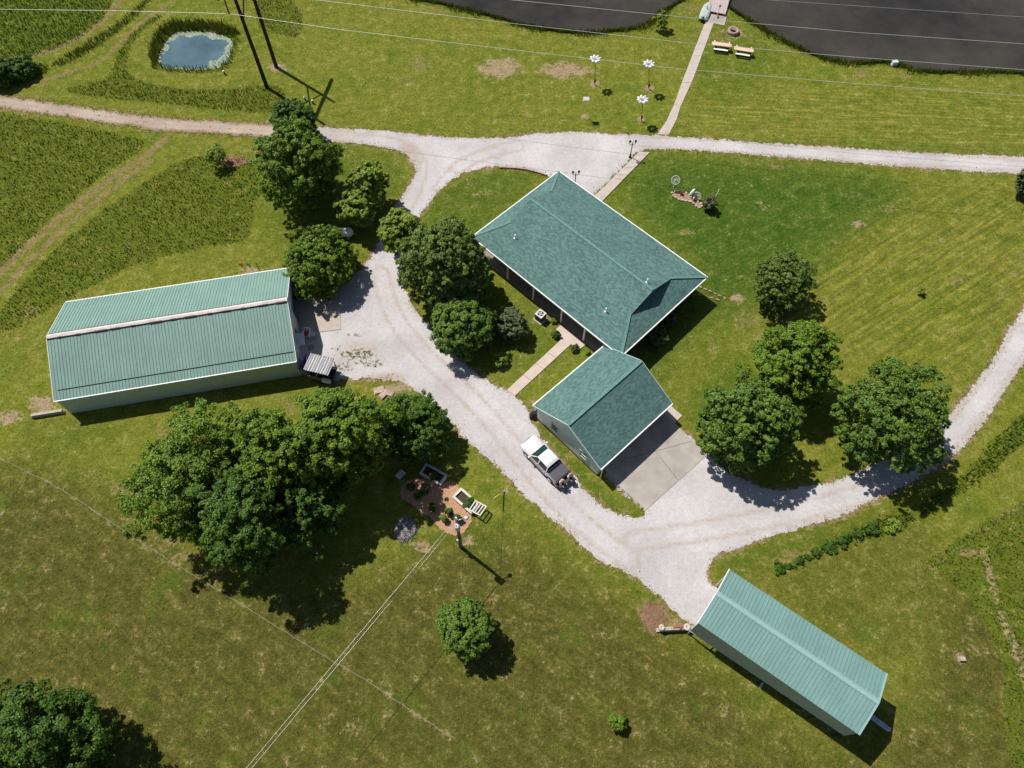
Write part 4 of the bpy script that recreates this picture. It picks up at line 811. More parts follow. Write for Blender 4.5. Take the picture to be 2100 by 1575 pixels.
dk = G(1462, 15); q = q[np.hypot(q[:, 0]-dk[0], q[:, 1]-dk[1]) > 2.2]
blades(zpt(q, -.12), .45, .5, .05, L_GRASS, 'shore_grass', 'long grass hanging over the lake shore', 9)
# dry tufts where the grass meets the gravel
pts = np.vstack([DRIVE[rng.integers(0, len(DRIVE), 9000)], TRACK[rng.integers(0, len(TRACK), 2500)]]); pts = pts+rng.normal(size=pts.shape)*.22
cc = GP([(616, 620), (616, 740)]); keep = (np.abs(pts[:, 0]) < 70) & ~((pts[:, 0] < G(700, 700)[0]) & (pts[:, 1] < 44) & (pts[:, 1] > 30))
for z_ in [(1255, 985, 1450, 933)]: pass
AP = GP([(1240, 968), (1325, 1046), (1450, 933), (1385, 869)]); keep &= sdf(pts[:, 0], pts[:, 1], AP, 2) > .15
pts = pts[keep]; h_ = len(pts)//2
blades(zpt(pts[:h_]), .09, .6, .035, L_DRY, 'verge_grass', 'dry grass tufts fringing the gravel', 21, lean=.9)
blades(zpt(pts[h_:]), .10, .6, .035, L_GRASSY, 'verge_grass', 'yellow-green grass tufts creeping into the gravel edge', 22, lean=.9)
# lawn: short tufts all over the mown ground
n = 260000
q = np.c_[rng.uniform(-70, 70, n), rng.uniform(0, 93, n)]; depth = np.hypot(q[:, 0], 1)*0+q[:, 1]
k = (np.abs(q[:, 0]) < 40+q[:, 1]*.34) & (sdf(q[:, 0], q[:, 1], resample(DRIVE, .8), 2) > .1) & (sdf(q[:, 0], q[:, 1], resample(TRACK, .8), 2) > .1) & (sdf(q[:, 0], q[:, 1], LAKE, 2) > .3) & (sdf(q[:, 0], q[:, 1], POND, 2) > .3) & (sdf(q[:, 0], q[:, 1], MULCH, 2) > .05) & (sdf(q[:, 0], q[:, 1], AP, 2) > .1)
for pxs in ([(1447, 43), (1464, 46), (1421, 163), (1371, 277), (1348, 276), (1400, 165)], [(1311, 312), (1332, 313.5), (1225, 424), (1205, 415)], [(1040, 800), (1150, 698), (1140, 676), (1150, 667), (1201, 707), (1186, 719), (1171, 706), (1056, 812)], [(585, 615), (697, 603), (699, 676), (636, 684)], [(1340, 820), (1374, 832), (1398, 852), (1384, 868)]):
    k &= sdf(q[:, 0], q[:, 1], GP(pxs), 1) > .03
lush_at = np.zeros(len(q))
ii = np.clip(np.searchsorted(gx, q[:, 0]), 0, len(gx)-1); jj = np.clip(np.searchsorted(gy, q[:, 1]), 0, len(gy)-1)
lu = lush[jj*nx+ii]; pa = past[jj*nx+ii]; br_ = np.maximum(bare, red)[jj*nx+ii]; k &= br_ < .4*rng.random(len(q))+.15
lm = rng.random(len(q)) < lu; pm = ~lm & (rng.random(len(q)) < pa)
L_LAWN = leaf_mat('lawn_blade', (.10, .125, .010), (.27, .275, .05), .15); L_PAST = leaf_mat('pasture_blade', (.06, .066, .008), (.20, .18, .045), .15)
blades(zpt(q[k & ~lm & ~pm]), .045, .6, .05, L_LAWN, 'lawn_grass', 'short yellow-green grass of the mown lawn', 31, lean=3.0)
blades(zpt(q[k & lm]), .045, .6, .05, L_LUSH, 'lawn_grass', 'short deep green grass of the house yard', 32, lean=3.0)
blades(zpt(q[k & pm]), .045, .6, .05, L_PAST, 'lawn_grass', 'short olive brown grass of the lower pasture', 33, lean=3.0)

# ------------------------------------------------------------------ pickup truck
def P3(px, py, z=0.0): c = G(px, py, z); return (float(c[0]), float(c[1]), z)
TR = math.atan2(-.757, .654)+math.pi          # the bonnet points up and left
tc = (G(1083.5, 903.5, 1.0)+G(1156.5, 980, 1.0))/2
truck = empty('pickup_truck', (tc[0], tc[1], 0), TR, 'white crew cab pickup with dark bed cover parked beside the garage', 'pickup truck')
M_PAINT = mat('white_car_paint', (.66, .66, .665), .22, var=.02, spec=.5, coat=.6)
M_LOWER = mat('reflection_beige_grey', (.36, .32, .30), .35, var=.08, spec=.5, coat=.3)  # reflection on the lower sides put into the door colour
M_TYRE = mat('tyre_rubber', (.025, .025, .027), .85)
def section(x, w0, w1, z0, z1, wt, n=6):      # a rounded cross section: sill width w0, waist width w1, top width wt
    h = [(w0, z0), (w1, z0+.18), (w1, z0+(z1-z0)*.72), (w1-.05, z0+(z1-z0)*.88), (wt, z1)]
    return [Vector((x, y, z)) for y, z in h]+[Vector((x, -y, z)) for y, z in h[::-1]]
b = MB()
secs = [(2.50, .62, .70, .45, .86, .45), (2.42, .78, .84, .40, .98, .70), (2.2, .84, .90, .38, 1.05, .80), (1.6, .86, .92, .36, 1.10, .82), (1.15, .86, .92, .34, 1.13, .84), (.3, .86, .92, .34, 1.13, .86), (-.95, .86, .92, .34, 1.13, .86), (-1.0, .86, .92, .36, 1.10, .87), (-2.2, .86, .92, .42, 1.10, .87)]
b.loft([section(*s_)[::-1] for s_ in secs]); b.build('body', M_PAINT, truck)
b = MB(); cab = [(1.12, 1.10, .80, 0), (.42, 1.66, .64, 1), (.1, 1.72, .66, 1), (-.7, 1.71, .66, 1), (-.92, 1.62, .66, 1), (-1.0, 1.1, .82, 0)]
def cabrow(x, z, hw, t): return [Vector((x, hw, z)), Vector((x, hw*.45, z+.025*t)), Vector((x, -hw*.45, z+.025*t)), Vector((x, -hw, z))]
R_ = [cabrow(*c) for c in cab[1:5]]
for i in range(3):
    for k in range(3): b.poly([R_[i][k], R_[i+1][k], R_[i+1][k+1], R_[i][k+1]][::-1], sm=True)
b.poly([R_[0][k]-Vector((0, 0, .04)) for k in range(4)]+[R_[3][k]-Vector((0, 0, .04)) for k in (3, 2, 1, 0)])
for q in range(3):
    for k in (0, 3): b.poly([R_[q][k], R_[q+1][k], R_[q+1][k]-Vector((0, 0, .05)), R_[q][k]-Vector((0, 0, .05))])
b.build('roof', M_PAINT, truck)
def pane(name, pts, m=M_GLASS):
    q = MB(); q.poly(pts); q.poly(pts[::-1]) if False else None; return q.build(name, m, truck)
pane('windscreen', [(1.12, .78, 1.11), (1.12, -.78, 1.11), (.42, -.62, 1.645), (.42, .62, 1.645)][::-1], mat('windscreen_glass', (.02, .05, .052), .07, var=.2, spec=.7))
pane('rear_window', [(-1.0, .78, 1.11), (-1.0, -.78, 1.11), (-.92, -.62, 1.6), (-.92, .62, 1.6)])
for s in (1, -1):
    for x0, x1, t0, t1 in ((.98, .12, .42, .12), (.02, -.9, .06, -.86)):
        q = [(x0, s*.865, 1.13), (x1, s*.865, 1.13), (t1, s*.655, 1.665), (t0, s*.655, 1.655)]
        pane('side_window', q if s < 0 else q[::-1])
    for x in (.07, -.94): b = MB(); b.bar((x, s*.868, 1.12), (x*.98, s*.652, 1.68), .09, .03); b.build('pillar', M_PAINT if x > 0 else M_PAINT, truck)
    b = MB(); b.bar((1.08, s*.83, 1.12), (.42, s*.645, 1.67), .07, .06); b.build('pillar', M_PAINT, truck)
    for x0, x1 in ((1.05, .1), (.05, -.88)):
        b = MB(); b.box(((x0+x1)/2, s*.925, .78), (x0-x1, .012, .56)); dr = b.build('door', M_LOWER, truck); c = MB(); c.box((x1+.14, s*.94, .98), (.16, .03, .035)); c.build('handle', M_PAINT, dr)
    b = MB(); b.box((1.05, s*1.04, 1.15), (.14, .20, .17)); b.build('side_mirror', M_PAINT, truck)
    b = MB(); b.box((2.46, s*.62, .78), (.1, .3, .16)); b.build('headlight', mat('headlight_glass', (.6, .62, .64), .1), truck)
    b = MB(); b.box((-2.2, s*.86, .9), (.06, .13, .36)); b.build('tail_light', mat('red_lens', (.5, .015, .015), .2), truck)
    b = MB(); b.box((.05, s*.9, .32), (2.0, .1, .06)); b.build('side_step', M_BLACK, truck)
    for x in (1.55, -1.52):
        b = MB(); M = Matrix.Rotation(math.pi/2, 3, 'X'); b.lathe([(.24, -.11), (.36, -.11), (.385, -.07), (.385, .07), (.36, .11), (.24, .11)], (x, s*.84, .385), 20, M=M); wh = b.build('wheel', M_TYRE, truck)
        c = MB(); c.lathe([(.05, -.115), (.235, -.112), (.235, .112), (.05, .115)], (x, s*.84, .385), 16, M=M); c.build('rim', M_GREYMET, wh)
        c = MB(); pts = [(x+.47*math.cos(t), s*.925, .385+.47*math.sin(t)) for t in np.linspace(.15, math.pi-.15, 12)]; c.tube(pts, .035, 6); c.build('wheel_arch', M_BLACK, truck)
b = MB(); b.box((-1.62, 0, 1.125), (1.06, 1.66, .035))
for i in range(3): b.box((-1.27-.35*i, 0, 1.147), (.03, 1.6, .012))
b.build('bed_cover', mat('bed_cover_vinyl', (.075, .075, .09), .55, var=.12), truck)
b = MB(); b.box((-2.175, 0, 1.11), (.045, 1.62, .012)); b.build('bed_opening', M_DARK, truck)
b = MB(); b.box((-2.47, 0, .62), (.52, 1.5, .06)); b.box((-2.47, 0, .655), (.5, 1.42, .012)); b.build('tailgate', mat('tailgate_liner', (.05, .05, .055), .6), truck)
b = MB(); b.box((-2.28, 0, .47), (.16, 1.76, .16)); b.build('rear_bumper', M_GALV, truck); b = MB(); b.box((2.53, 0, .5), (.1, 1.5, .2)); b.build('front_bumper', M_PAINT, truck); b = MB(); b.box((2.5, 0, .78), (.06, .9, .2)); b.build('grille', M_BLACK, truck)

# ------------------------------------------------------------------ people on the tailgate
def skin_obj(name, joints, edges, m, parent, lvl=1):
    """joints: name -> (x,y,z,r); one continuous surface grown round the joints"""
    ks = list(joints); me = bpy.data.meshes.new(name)
    me.from_pydata([joints[k][:3] for k in ks], [(ks.index(a), ks.index(b_)) for a, b_ in edges], [])
    o = bpy.data.objects.new(name, me); COL.objects.link(o); o.parent = parent
    md = o.modifiers.new('skin', 'SKIN'); md.use_smooth_shade = True
    for i, k in enumerate(ks): r = joints[k][3]; me.skin_vertices[0].data[i].radius = (r, r) if not hasattr(r, '__len__') else r
    me.skin_vertices[0].data[0].use_root = True
    o.modifiers.new('smooth', 'SUBSURF').levels = lvl; o.modifiers['smooth'].render_levels = lvl
    me.materials.append(m); return o
M_SKIN = mat('skin', (.50, .30, .22), .6, var=.08)
def sitter(loc, rz, label, shirt, trousers, hair, turn, hands):
    """seated figure facing +X: hips on the tailgate at the empty, legs hanging over its edge"""
    r = empty('person', loc, rz, label, 'person')
    J = {'pelvis': (0, 0, .10, .125), 'waist': (.02, 0, .26, .115), 'chest': (.04, 0, .44, (.14, .12)), 'neck0': (.05, 0, .56, .075), 'neck': (.07, 0, .63, .052), 'jaw': (.10, .01*turn, .70, .072), 'skull': (.09, .01*turn, .79, .088), 'crown': (.08, .01*turn, .86, .06)}
    E = [('pelvis', 'waist'), ('waist', 'chest'), ('chest', 'neck0'), ('neck0', 'neck'), ('neck', 'jaw'), ('jaw', 'skull'), ('skull', 'crown')]
    SH = {}; TRO = {'pelvis': (0, 0, .10, .14), 'belt': (.02, 0, .22, .13)}; ET = [('pelvis', 'belt')]; ES = [('waist', 'chest'), ('chest', 'neck0')]
    for k in ('waist', 'chest', 'neck0'): p = J[k]; SH[k] = (*p[:3], .15 if k == 'chest' else .135 if k == 'waist' else .085)
    for s, n in ((1, 'l'), (-1, 'r')):
        h = hands[n]
        pts = {'sh': (.04, s*.19, .52, .062), 'el': (.08+h[0]*.3, s*.27, .30, .046), 'wr': (h[0], s*h[1], h[2], .031), 'pa': (h[0]+.06, s*(h[1]-.015), h[2]-.01, .034)}
        for k, v in pts.items(): J[k+n] = v
        E += [('neck0', 'sh'+n), ('sh'+n, 'el'+n), ('el'+n, 'wr'+n), ('wr'+n, 'pa'+n)]
        for f in range(4):          # four fingers curled a little, unequal lengths
            L = (.07, .08, .075, .058)[f]; y = s*(h[1]-.015)+(f-1.5)*.021
            J['k%d%s' % (f, n)] = (h[0]+.105, y, h[2]-.008, .0105); J['t%d%s' % (f, n)] = (h[0]+.105+L*.8, y, h[2]-.03, .008)
            E += [('pa'+n, 'k%d%s' % (f, n)), ('k%d%s' % (f, n), 't%d%s' % (f, n))]
        J['th'+n] = (h[0]+.085, s*(h[1]-.065), h[2]+.0, .011); J['tt'+n] = (h[0]+.125, s*(h[1]-.075), h[2]-.012, .009); E += [('pa'+n, 'th'+n), ('th'+n, 'tt'+n)]
        SH['sh'+n] = (*pts['sh'][:3], .08); SH['em'+n] = (*[(pts['sh'][i]*.35+pts['el'][i]*.65) for i in range(3)], .064); ES += [('neck0', 'sh'+n), ('sh'+n, 'em'+n)]
        lg = {'hip': (.04, s*.10, .09, .085), 'kn': (.46, s*.13, .10, .062), 'an': (.50, s*.12, -.34, .042)}
        for k, v in lg.items(): J[k+n] = v; TRO[k+n] = (*v[:3], v[3]*1.22+.008)
        J['toe'+n] = (.66, s*.13, -.40, .034); E += [('pelvis', 'hip'+n), ('hip'+n, 'kn'+n), ('kn'+n, 'an'+n), ('an'+n, 'toe'+n)]
        ET += [('pelvis', 'hip'+n), ('hip'+n, 'kn'+n), ('kn'+n, 'an'+n)]
        b = MB(); b.loft([[Vector((x, s*.125+y*w_, z)) for y, z in ((-1, -.44), (1, -.44), (.9, zt), (-.9, zt))] for x, w_, zt in ((.46, .04, -.34), (.55, .05, -.33), (.66, .052, -.38), (.74, .035, -.41))]); b.build('shoe', M_BLACK, r)
        b = MB(); b.lathe([(.004, -.02), (.022, 0), (.004, .025)], (.09, s*.085, .775), 8); b.build('ear', M_SKIN, r)
    skin_obj('body', J, E, M_SKIN, r); skin_obj('shirt', SH, ES, shirt, r); skin_obj('trousers', TRO, ET, trousers, r)
    b = MB(); b.lathe([(.099, -.04), (.107, .01), (.095, .055), (.06, .09), (.012, .105)], (.065, 0, .79), 12); b.build('hair', hair, r)
    b = MB(); b.lathe([(.006, -.012), (.016, 0), (.004, .03)], (.178, 0, .755), 6); b.build('nose', M_SKIN, r)
    for s in (1, -1): b = MB(); b.lathe([(.003, -.008), (.009, 0), (.003, .008)], (.168, s*.032, .79), 6); b.build('eye', M_BLACK, r)
    b = MB(); b.box((.168, 0, .715), (.012, .045, .01)); b.build('mouth', mat('lip', (.35, .13, .11), .6), r)
    return r
ct, st_ = math.cos(TR), math.sin(TR)
def on_truck(x, y, z): return (tc[0]+x*ct-y*st_, tc[1]+x*st_+y*ct, z)
sitter(on_truck(-2.47, -.44, .69), TR+math.pi+.1, 'person in a pale grey shirt and dark trousers sitting on the lowered tailgate', mat('pale_grey_shirt', (.55, .58, .58), .8), mat('dark_trousers', (.10, .11, .12), .85), mat('grey_hair', (.42, .36, .31), .8), 1, {'l': (.34, .10, .17), 'r': (.36, .13, .17)})
sitter(on_truck(-2.42, .40, .69), TR+math.pi-.15, 'person in a cream top and blue jeans sitting on the tailgate nearest the garage', mat('cream_top', (.66, .58, .50), .8), mat('blue_jeans', (.045, .10, .19), .85), mat('blond_hair', (.62, .52, .42), .8), -1, {'l': (.30, .34, .12), 'r': (.36, .10, .17)})

# ------------------------------------------------------------------ light pole with its transformer, guy and service wires
pb = G(945, 1122); PH = 7.2; tp = G(936, 1064, PH); lx, ly = float(tp[0]-pb[0]), float(tp[1]-pb[1])
up_ = empty('utility_pole', (pb[0], pb[1], 0), 0, 'wooden utility pole with grey transformer and lamp arm beside the garden', 'utility pole')
b = MB(); b.tube([(0, 0, -.1), (lx*.5, ly*.5, PH*.5), (lx, ly, PH)], [.16, .135, .11], 10); b.build('pole', M_POLE, up_)
b = MB(); b.lathe([(.05, -.45), (.2, -.43), (.22, -.3), (.22, .3), (.2, .38), (.08, .42)], (lx*.85+.05, ly*.85-.33, PH-1.0), 14); tf = b.build('transformer', M_GREYMET, up_)
for dx in (-.1, .1): b = MB(); b.lathe([(.03, 0), (.05, .06), (.03, .1), (.05, .14), (.02, .2)], (lx*.85+.05+dx, ly*.85-.33, PH-.6), 8); b.build('bushing', M_WHITE, tf)
b = MB(); b.tube([(lx*.9, ly*.9, PH-.5), (lx+.3, ly+.12, PH-.45), (lx+.62, ly+.22, PH-.5)], .035, 8); la = b.build('lamp_arm', M_GALV, up_)
b = MB(); b.lathe([(.05, .12), (.13, .08), (.19, -.04), (.12, -.12)], (lx+.7, ly+.25, PH-.52), 14); b.build('lamp_head', M_GREYMET, la)
b = MB(); b.box((lx*.3-.16, ly*.3-.06, 2.0), (.16, .14, .42)); b.build('meter_box', M_GREYMET, up_); b = MB(); b.tube([(-.12, -.05, 0), (lx*.25-.14, ly*.25-.05, 1.8)], .03, 6); b.build('conduit', M_GALV, up_)
b = MB(); b.box((lx-.05, ly+.1, PH-.12), (.1, .1, .25)); b.build('pole_bracket', M_GALV, up_)
def wire(name, pts, r, label, m=M_WIRE, cat='power line', group=None, n=6):
    b = MB(); P = [np.array(p, float) for p in pts]; c = P[0].copy(); c[2] = 0
    b.tube(P, r, n); return tag(b.build(name, m, loc=tuple(c)), label, cat, group)
T1 = (pb[0]+lx-.15, pb[1]+ly, PH-.2); T2 = (pb[0]+lx*.8-.1, pb[1]+ly*.8-.25, PH-.55)
def sag(a, c, s, n=12): return [np.array(a)*(1-t)+np.array(c)*t-np.array((0, 0, 4*s*t*(1-t))) for t in np.linspace(0, 1, n)]
e1 = P3(505, 1575, 6.6); e2 = P3(516, 1575, 6.4)
def beyond(a, e, k=1.25): return tuple(np.array(a)*(1-k)+np.array(e)*k)
wire('service_wire', sag(T1, beyond(T1, e1), .05), .010, 'upper left of the two pale wires running from the utility pole to the bottom edge', group='service wires to the utility pole')
wire('service_wire', sag(T2, beyond(T2, e2), .05), .010, 'lower right of the two pale wires running from the utility pole to the bottom edge', group='service wires to the utility pole')
gx_, gy_ = G(1034, 1008); gd_ = np.array((pb[0]+lx*.9-gx_, pb[1]+ly*.9-gy_, PH*.9))
gw = empty('guy_wire', (gx_, gy_, 0), 0, 'steel guy wire with yellow guard anchored in the grass near the garden', 'guy wire')
b = MB(); b.tube([(0, 0, 0), tuple(gd_)], .012, 5); b.build('wire', M_GALV, gw); b = MB(); b.tube([tuple(gd_*.01), tuple(gd_*.24)], .05, 8); b.build('guard', mat('yellow_guard', (.62, .50, .08), .5), gw)
b = MB(); b.lathe([(.05, -.05), (.06, .1), (.03, .16)], (0, 0, 0), 8); b.build('anchor', M_GALV, gw)

# ------------------------------------------------------------------ twin pole power structure and its conductors
HP = 16.0; hp1, hp2 = G(567, 138), G(548, 180)
hf = empty('transmission_pole', (hp1[0], hp1[1], 0), 0, 'tall dark twin-pole power structure with crossarms next to the small pond', 'power structure')
hd = (hp2-hp1); 
t1 = np.array((-.05, .1)); t2 = hd+np.array((-.12, .05))
def ext(a, b_, z): k = z/9.0; return (a[0]+(b_[0]-a[0])*k, a[1]+(b_[1]-a[1])*k, z)
a0 = np.array((0, 0)); c0 = np.array(hd)
for q, t in ((a0, t1), (c0, t2)):
    b = MB(); b.tube([(q[0], q[1], -.2), ext(q, t, HP)], [.24, .16], 10); b.build('pole', M_DARKPOLE, hf)
p1 = np.array(ext(a0, t1, 13.3)); p2 = np.array(ext(c0, t2, 13.3)); dv = (p2-p1)/np.linalg.norm(p2-p1)
for dz in (0, .32):
    b = MB(); b.bar(p1-dv*3.2+np.array((0, 0, dz)), p2+dv*3.2+np.array((0, 0, dz)), .2, .22); b.build('crossarm', M_DARKPOLE, hf)
xa, xb, xc, xd = (np.array(ext(a0, t1, 12.6)), np.array(ext(c0, t2, 8.6)), np.array(ext(c0, t2, 12.6)), np.array(ext(a0, t1, 8.6)))
for u_, v_ in ((xa, xb), (xc, xd)): b = MB(); b.bar(u_, v_, .12, .16); b.build('cross_brace', M_DARKPOLE, hf)
b = MB(); b.lathe([(.09, -.15), (.14, 0), (.05, .15)], ext(a0, t1, 3.0), 8); b.build('pole_sensor', M_WHITE, hf)
b = MB(); L_ = [(ext(a0, t1, 2.4)[0]+.12+.35*math.sin(u), ext(a0, t1, 2.4)[1], 2.4+.45*math.cos(u)) for u in np.linspace(0, 2*math.pi, 14)]; b.tube(L_, .02, 5, cap=False); b.build('cable_loop', M_BLACK, hf)
cz = 12.0
W1 = [P3(-160, 17, cz), P3(0, 19, cz), P3(235, 22, cz), P3(470, 28, cz), P3(700, 61, cz), P3(1050, 102, cz), P3(1400, 142, cz), P3(1750, 171, cz), P3(2100, 197, cz), P3(2300, 211, cz)]
ins = np.array(P3(470, 28, cz))
b = MB(); i0 = np.array((ins[0]-hp1[0], ins[1]-hp1[1], cz)); top_ = np.array(P3(458, -6, cz+1.3)); i1 = np.array((top_[0]-hp1[0], top_[1]-hp1[1], cz+1.3))
nS = 16; b.tube([i0+(i1-i0)*k/nS for k in range(nS+1)], [.05 if k % 2 else .1 for k in range(nS+1)], 8, sm=False); b.build('insulator', mat('insulator_glass', (.10, .06, .05), .3), hf)
b = MB(); b.lathe([(.1, -.08), (.16, .05), (.08, .2)], tuple(i1), 8); b.build('insulator_cap', mat('pale_blue_cap', (.35, .50, .58), .4), hf)
wire('conductor', W1, .018, 'lowest bright conductor crossing the whole top of the picture, hung from the insulator', group='overhead conductors')
wire('conductor', [P3(500, -18, cz), P3(650, 0, cz), P3(1050, 48, cz), P3(1400, 87, cz), P3(1750, 117, cz), P3(2100, 143, cz), P3(2300, 158, cz)], .017, 'second conductor from the bottom, crossing the corner of the lake', group='overhead conductors')
wire('conductor', [P3(900, -17, cz), P3(1053, 0, cz), P3(1400, 35, cz), P3(1750, 66, cz), P3(2100, 90, cz), P3(2300, 103, cz)], .017, 'third bright conductor from the bottom, running over the lake', group='overhead conductors')
wire('shield_wire', [P3(1400, -14, 15), P3(1577, 0, 15), P3(2100, 35, 15), P3(2300, 47, 15)], .016, 'faint thin topmost wire over the dark lake', mat('thin_wire', (.35, .36, .38), .4), group='overhead conductors')
wire('down_wire', [tuple(np.array(P3(505, -20, 8))), P3(507, 60, 1.0)], .012, 'thin vertical ground wire beside the twin poles', M_BLACK, 'wire')

# ------------------------------------------------------------------ martin gourd racks and martin house
def gourd_rack(px, py, label, hh, lean_px, first=None):
    c = G(px, py); t = G(*lean_px, hh)-c
    r = empty('gourd_rack', (c[0], c[1], 0), 0, label, 'birdhouse pole', 'white gourd birdhouse poles')
    b = MB(); b.tube([(0, 0, -.1), (t[0], t[1], hh)], .03, 8); b.build('pole', M_DARKPOLE, r)
    b = MB()
    for k in range(4): u = (math.cos(k*math.pi/4), math.sin(k*math.pi/4)); b.tube([(t[0]-u[0]*.62, t[1]-u[1]*.62, hh), (t[0]+u[0]*.62, t[1]+u[1]*.62, hh)], .015, 5)
    b.lathe([(.06, -.1), (.09, .0), (.05, .12)], (t[0], t[1], hh), 8); b.build('rack_arms', M_GREYMET, r)
    for k in range(8):
        u = Vector((math.cos(k*math.pi/4+.2), math.sin(k*math.pi/4+.2), 0)); o = Vector((t[0], t[1], hh-.12))+u*.47
        b = MB(); M = rot_to((u*.85+Vector((0, 0, .5)))); b.lathe([(.02, -.29), (.14, -.24), (.195, -.1), (.185, .03), (.11, .14), (.065, .22), (.03, .27)], o, 12, M=M); g_ = b.build('gourd', M_WHITE, r)
        c_ = MB(); d_ = (M @ Vector((0, 1, 0))); c_.lathe([(.035, 0), (.05, .01), (.01, .012)], o+d_*.18, 8, M=rot_to(d_)); c_.build('entrance', M_BLACK, g_)
    b = MB(); b.lathe([(.09, .3), (.12, .5), (.09, .75)], (t[0]*.15, t[1]*.15, 0), 8); b.build('predator_guard', M_BLACK, r)
    return r
gourd_rack(1220, 174, 'gourd birdhouse pole crossed by the power line, left of the two far poles', 3.6, (1221, 120))
gourd_rack(1331, 183, 'gourd birdhouse pole crossed by the power line, nearest the lake walkway', 3.6, (1331, 130))
gourd_rack(1316, 248, 'gourd birdhouse pole closest to the gravel road', 3.2, (1318, 203))
c = G(1202, 239); t = G(1202, 203, 2.6)-c
mh = empty('martin_house', (c[0], c[1], 0), 0, 'small white box birdhouse on a thin pole left of the gourd poles', 'birdhouse')
b = MB(); b.tube([(0, 0, -.1), (t[0], t[1], 2.5)], .02, 6); b.build('pole', M_GREYMET, mh)
b = MB(); b.box((t[0], t[1], 2.5), (.5, .42, .3)); hb = b.build('box', M_WHITE, mh)
b = MB(); b.poly([(t[0]-.34, t[1]-.3, 2.65), (t[0]+.34, t[1]-.3, 2.65), (t[0]+.34, t[1], 2.88), (t[0]-.34, t[1], 2.88)]); b.poly([(t[0]+.34, t[1]+.3, 2.65), (t[0]-.34, t[1]+.3, 2.65), (t[0]-.34, t[1], 2.88), (t[0]+.34, t[1], 2.88)]); b.build('roof', M_WHITE, mh)
for dx in (-.14, .14): b = MB(); b.box((t[0]+dx, t[1]-.212, 2.5), (.09, .01, .09)); b.build('entrance', M_BLACK, hb)
b = MB()
for dx in (-.1, .1): b.box((t[0]+dx, t[1], 2.25), (.015, .3, .25))
b.build('bracket', M_GREYMET, mh)

# ------------------------------------------------------------------ things round the house
c = G(1108, 655); ac = empty('air_conditioner', (c[0], c[1], 0), math.radians(-42), 'square outdoor air conditioner with dark fan on the grass below the house eave', 'air conditioner')
b = MB(); b.box((0, 0, .06), (1.05, 1.05, .12)); b.build('pad', M_CONC, ac); b = MB(); b.box((0, 0, .55), (.8, .8, .86))
for k in range(8):
    for s in (1, -1): b.box((0, s*.405, .18+k*.1), (.74, .012, .03)); b.box((s*.405, 0, .18+k*.1), (.012, .74, .03))
b.build('cabinet', mat('dark_cabinet', (.10, .09, .085), .6), ac)
b = MB()
for k in range(16): t0, t1 = k*math.pi/8, (k+1)*math.pi/8; f = lambda t: max(abs(math.cos(t)), abs(math.sin(t))); b.poly([(.31*math.cos(t0), .31*math.sin(t0), 1.01), (.43*math.cos(t0)/f(t0), .43*math.sin(t0)/f(t0), 1.01), (.43*math.cos(t1)/f(t1), .43*math.sin(t1)/f(t1), 1.01), (.31*math.cos(t1), .31*math.sin(t1), 1.01)])
for s in (1, -1): b.box((0, s*.425, .995), (.86, .012, .03)); b.box((s*.425, 0, .995), (.012, .86, .03))
b.build('top_cover', mat('pale_top', (.60, .58, .55), .5), ac)
b = MB(); b.lathe([(.02, .985), (.31, .985)], n=18); b.lathe([(.06, .99), (.05, 1.03)], n=10); b.build('fan_guard', M_BLACK, ac)
for k in range(4): b = MB(); b.bar((.05*math.cos(k*1.57), .05*math.sin(k*1.57), 1.0), (.28*math.cos(k*1.57+.3), .28*math.sin(k*1.57+.3), 1.0), .1, .012); b.build('fan_blade', M_GREYMET, ac)
c = G(694, 475, .9); pt = empty('propane_tank', (c[0], c[1], 0), .0, 'white capsule-shaped propane tank half hidden behind the round bush', 'propane tank')
b = MB(); M = Matrix.Rotation(math.pi/2, 3, 'Y'); b.lathe([(.05, -1.5), (.28, -1.44), (.44, -1.28), (.48, -1.1), (.48, 1.1), (.44, 1.28), (.28, 1.44), (.05, 1.5)], (0, 0, .8), 18, M=M); tk = b.build('tank', M_WHITE, pt)
b = MB(); b.lathe([(.2, 1.2), (.2, 1.36), (.12, 1.43)], n=12); b.build('valve_dome', M_GREYMET, tk)
for x in (-.9, .9): b = MB(); b.box((x, 0, .18), (.2, .7, .36)); b.build('foot', M_CONC, pt)
def lamp_post(px, py, label):
    c = G(px, py); r = empty('lamp_post', (c[0], c[1], 0), .1, label, 'lamp post')
    b = MB(); b.lathe([(.17, 0), (.17, .08), (.10, .2), (.12, .35), (.06, .5), (.045, 1.6), (.06, 1.65), (.04, 2.2), (.02, 2.3)], n=10); b.build('post', M_BLACK, r)
    for s in (1, -1):
        b = MB(); b.tube([(0, 0, 1.95), (s*.18, 0, 1.9), (s*.32, 0, 2.0), (s*.32, 0, 2.1)], .025, 6); am = b.build('arm', M_BLACK, r)
        b = MB(); b.lathe([(.07, 2.1), (.11, 2.35), (.11, 2.36)], (s*.32, 0, 0), 6, sm=False); b.build('lantern', mat('lantern_glass', (.45, .45, .40), .2), am); b = MB(); b.lathe([(.16, 2.36), (.05, 2.5), (.01, 2.58)], (s*.32, 0, 0), 6, sm=False); b.build('lantern_cap', M_BLACK, am)
    return r
lamp_post(1292, 323, 'black double lantern lamp post at the corner of the front walkway'); lamp_post(1178, 385, 'black double lantern lamp post mostly hidden behind the house roof')
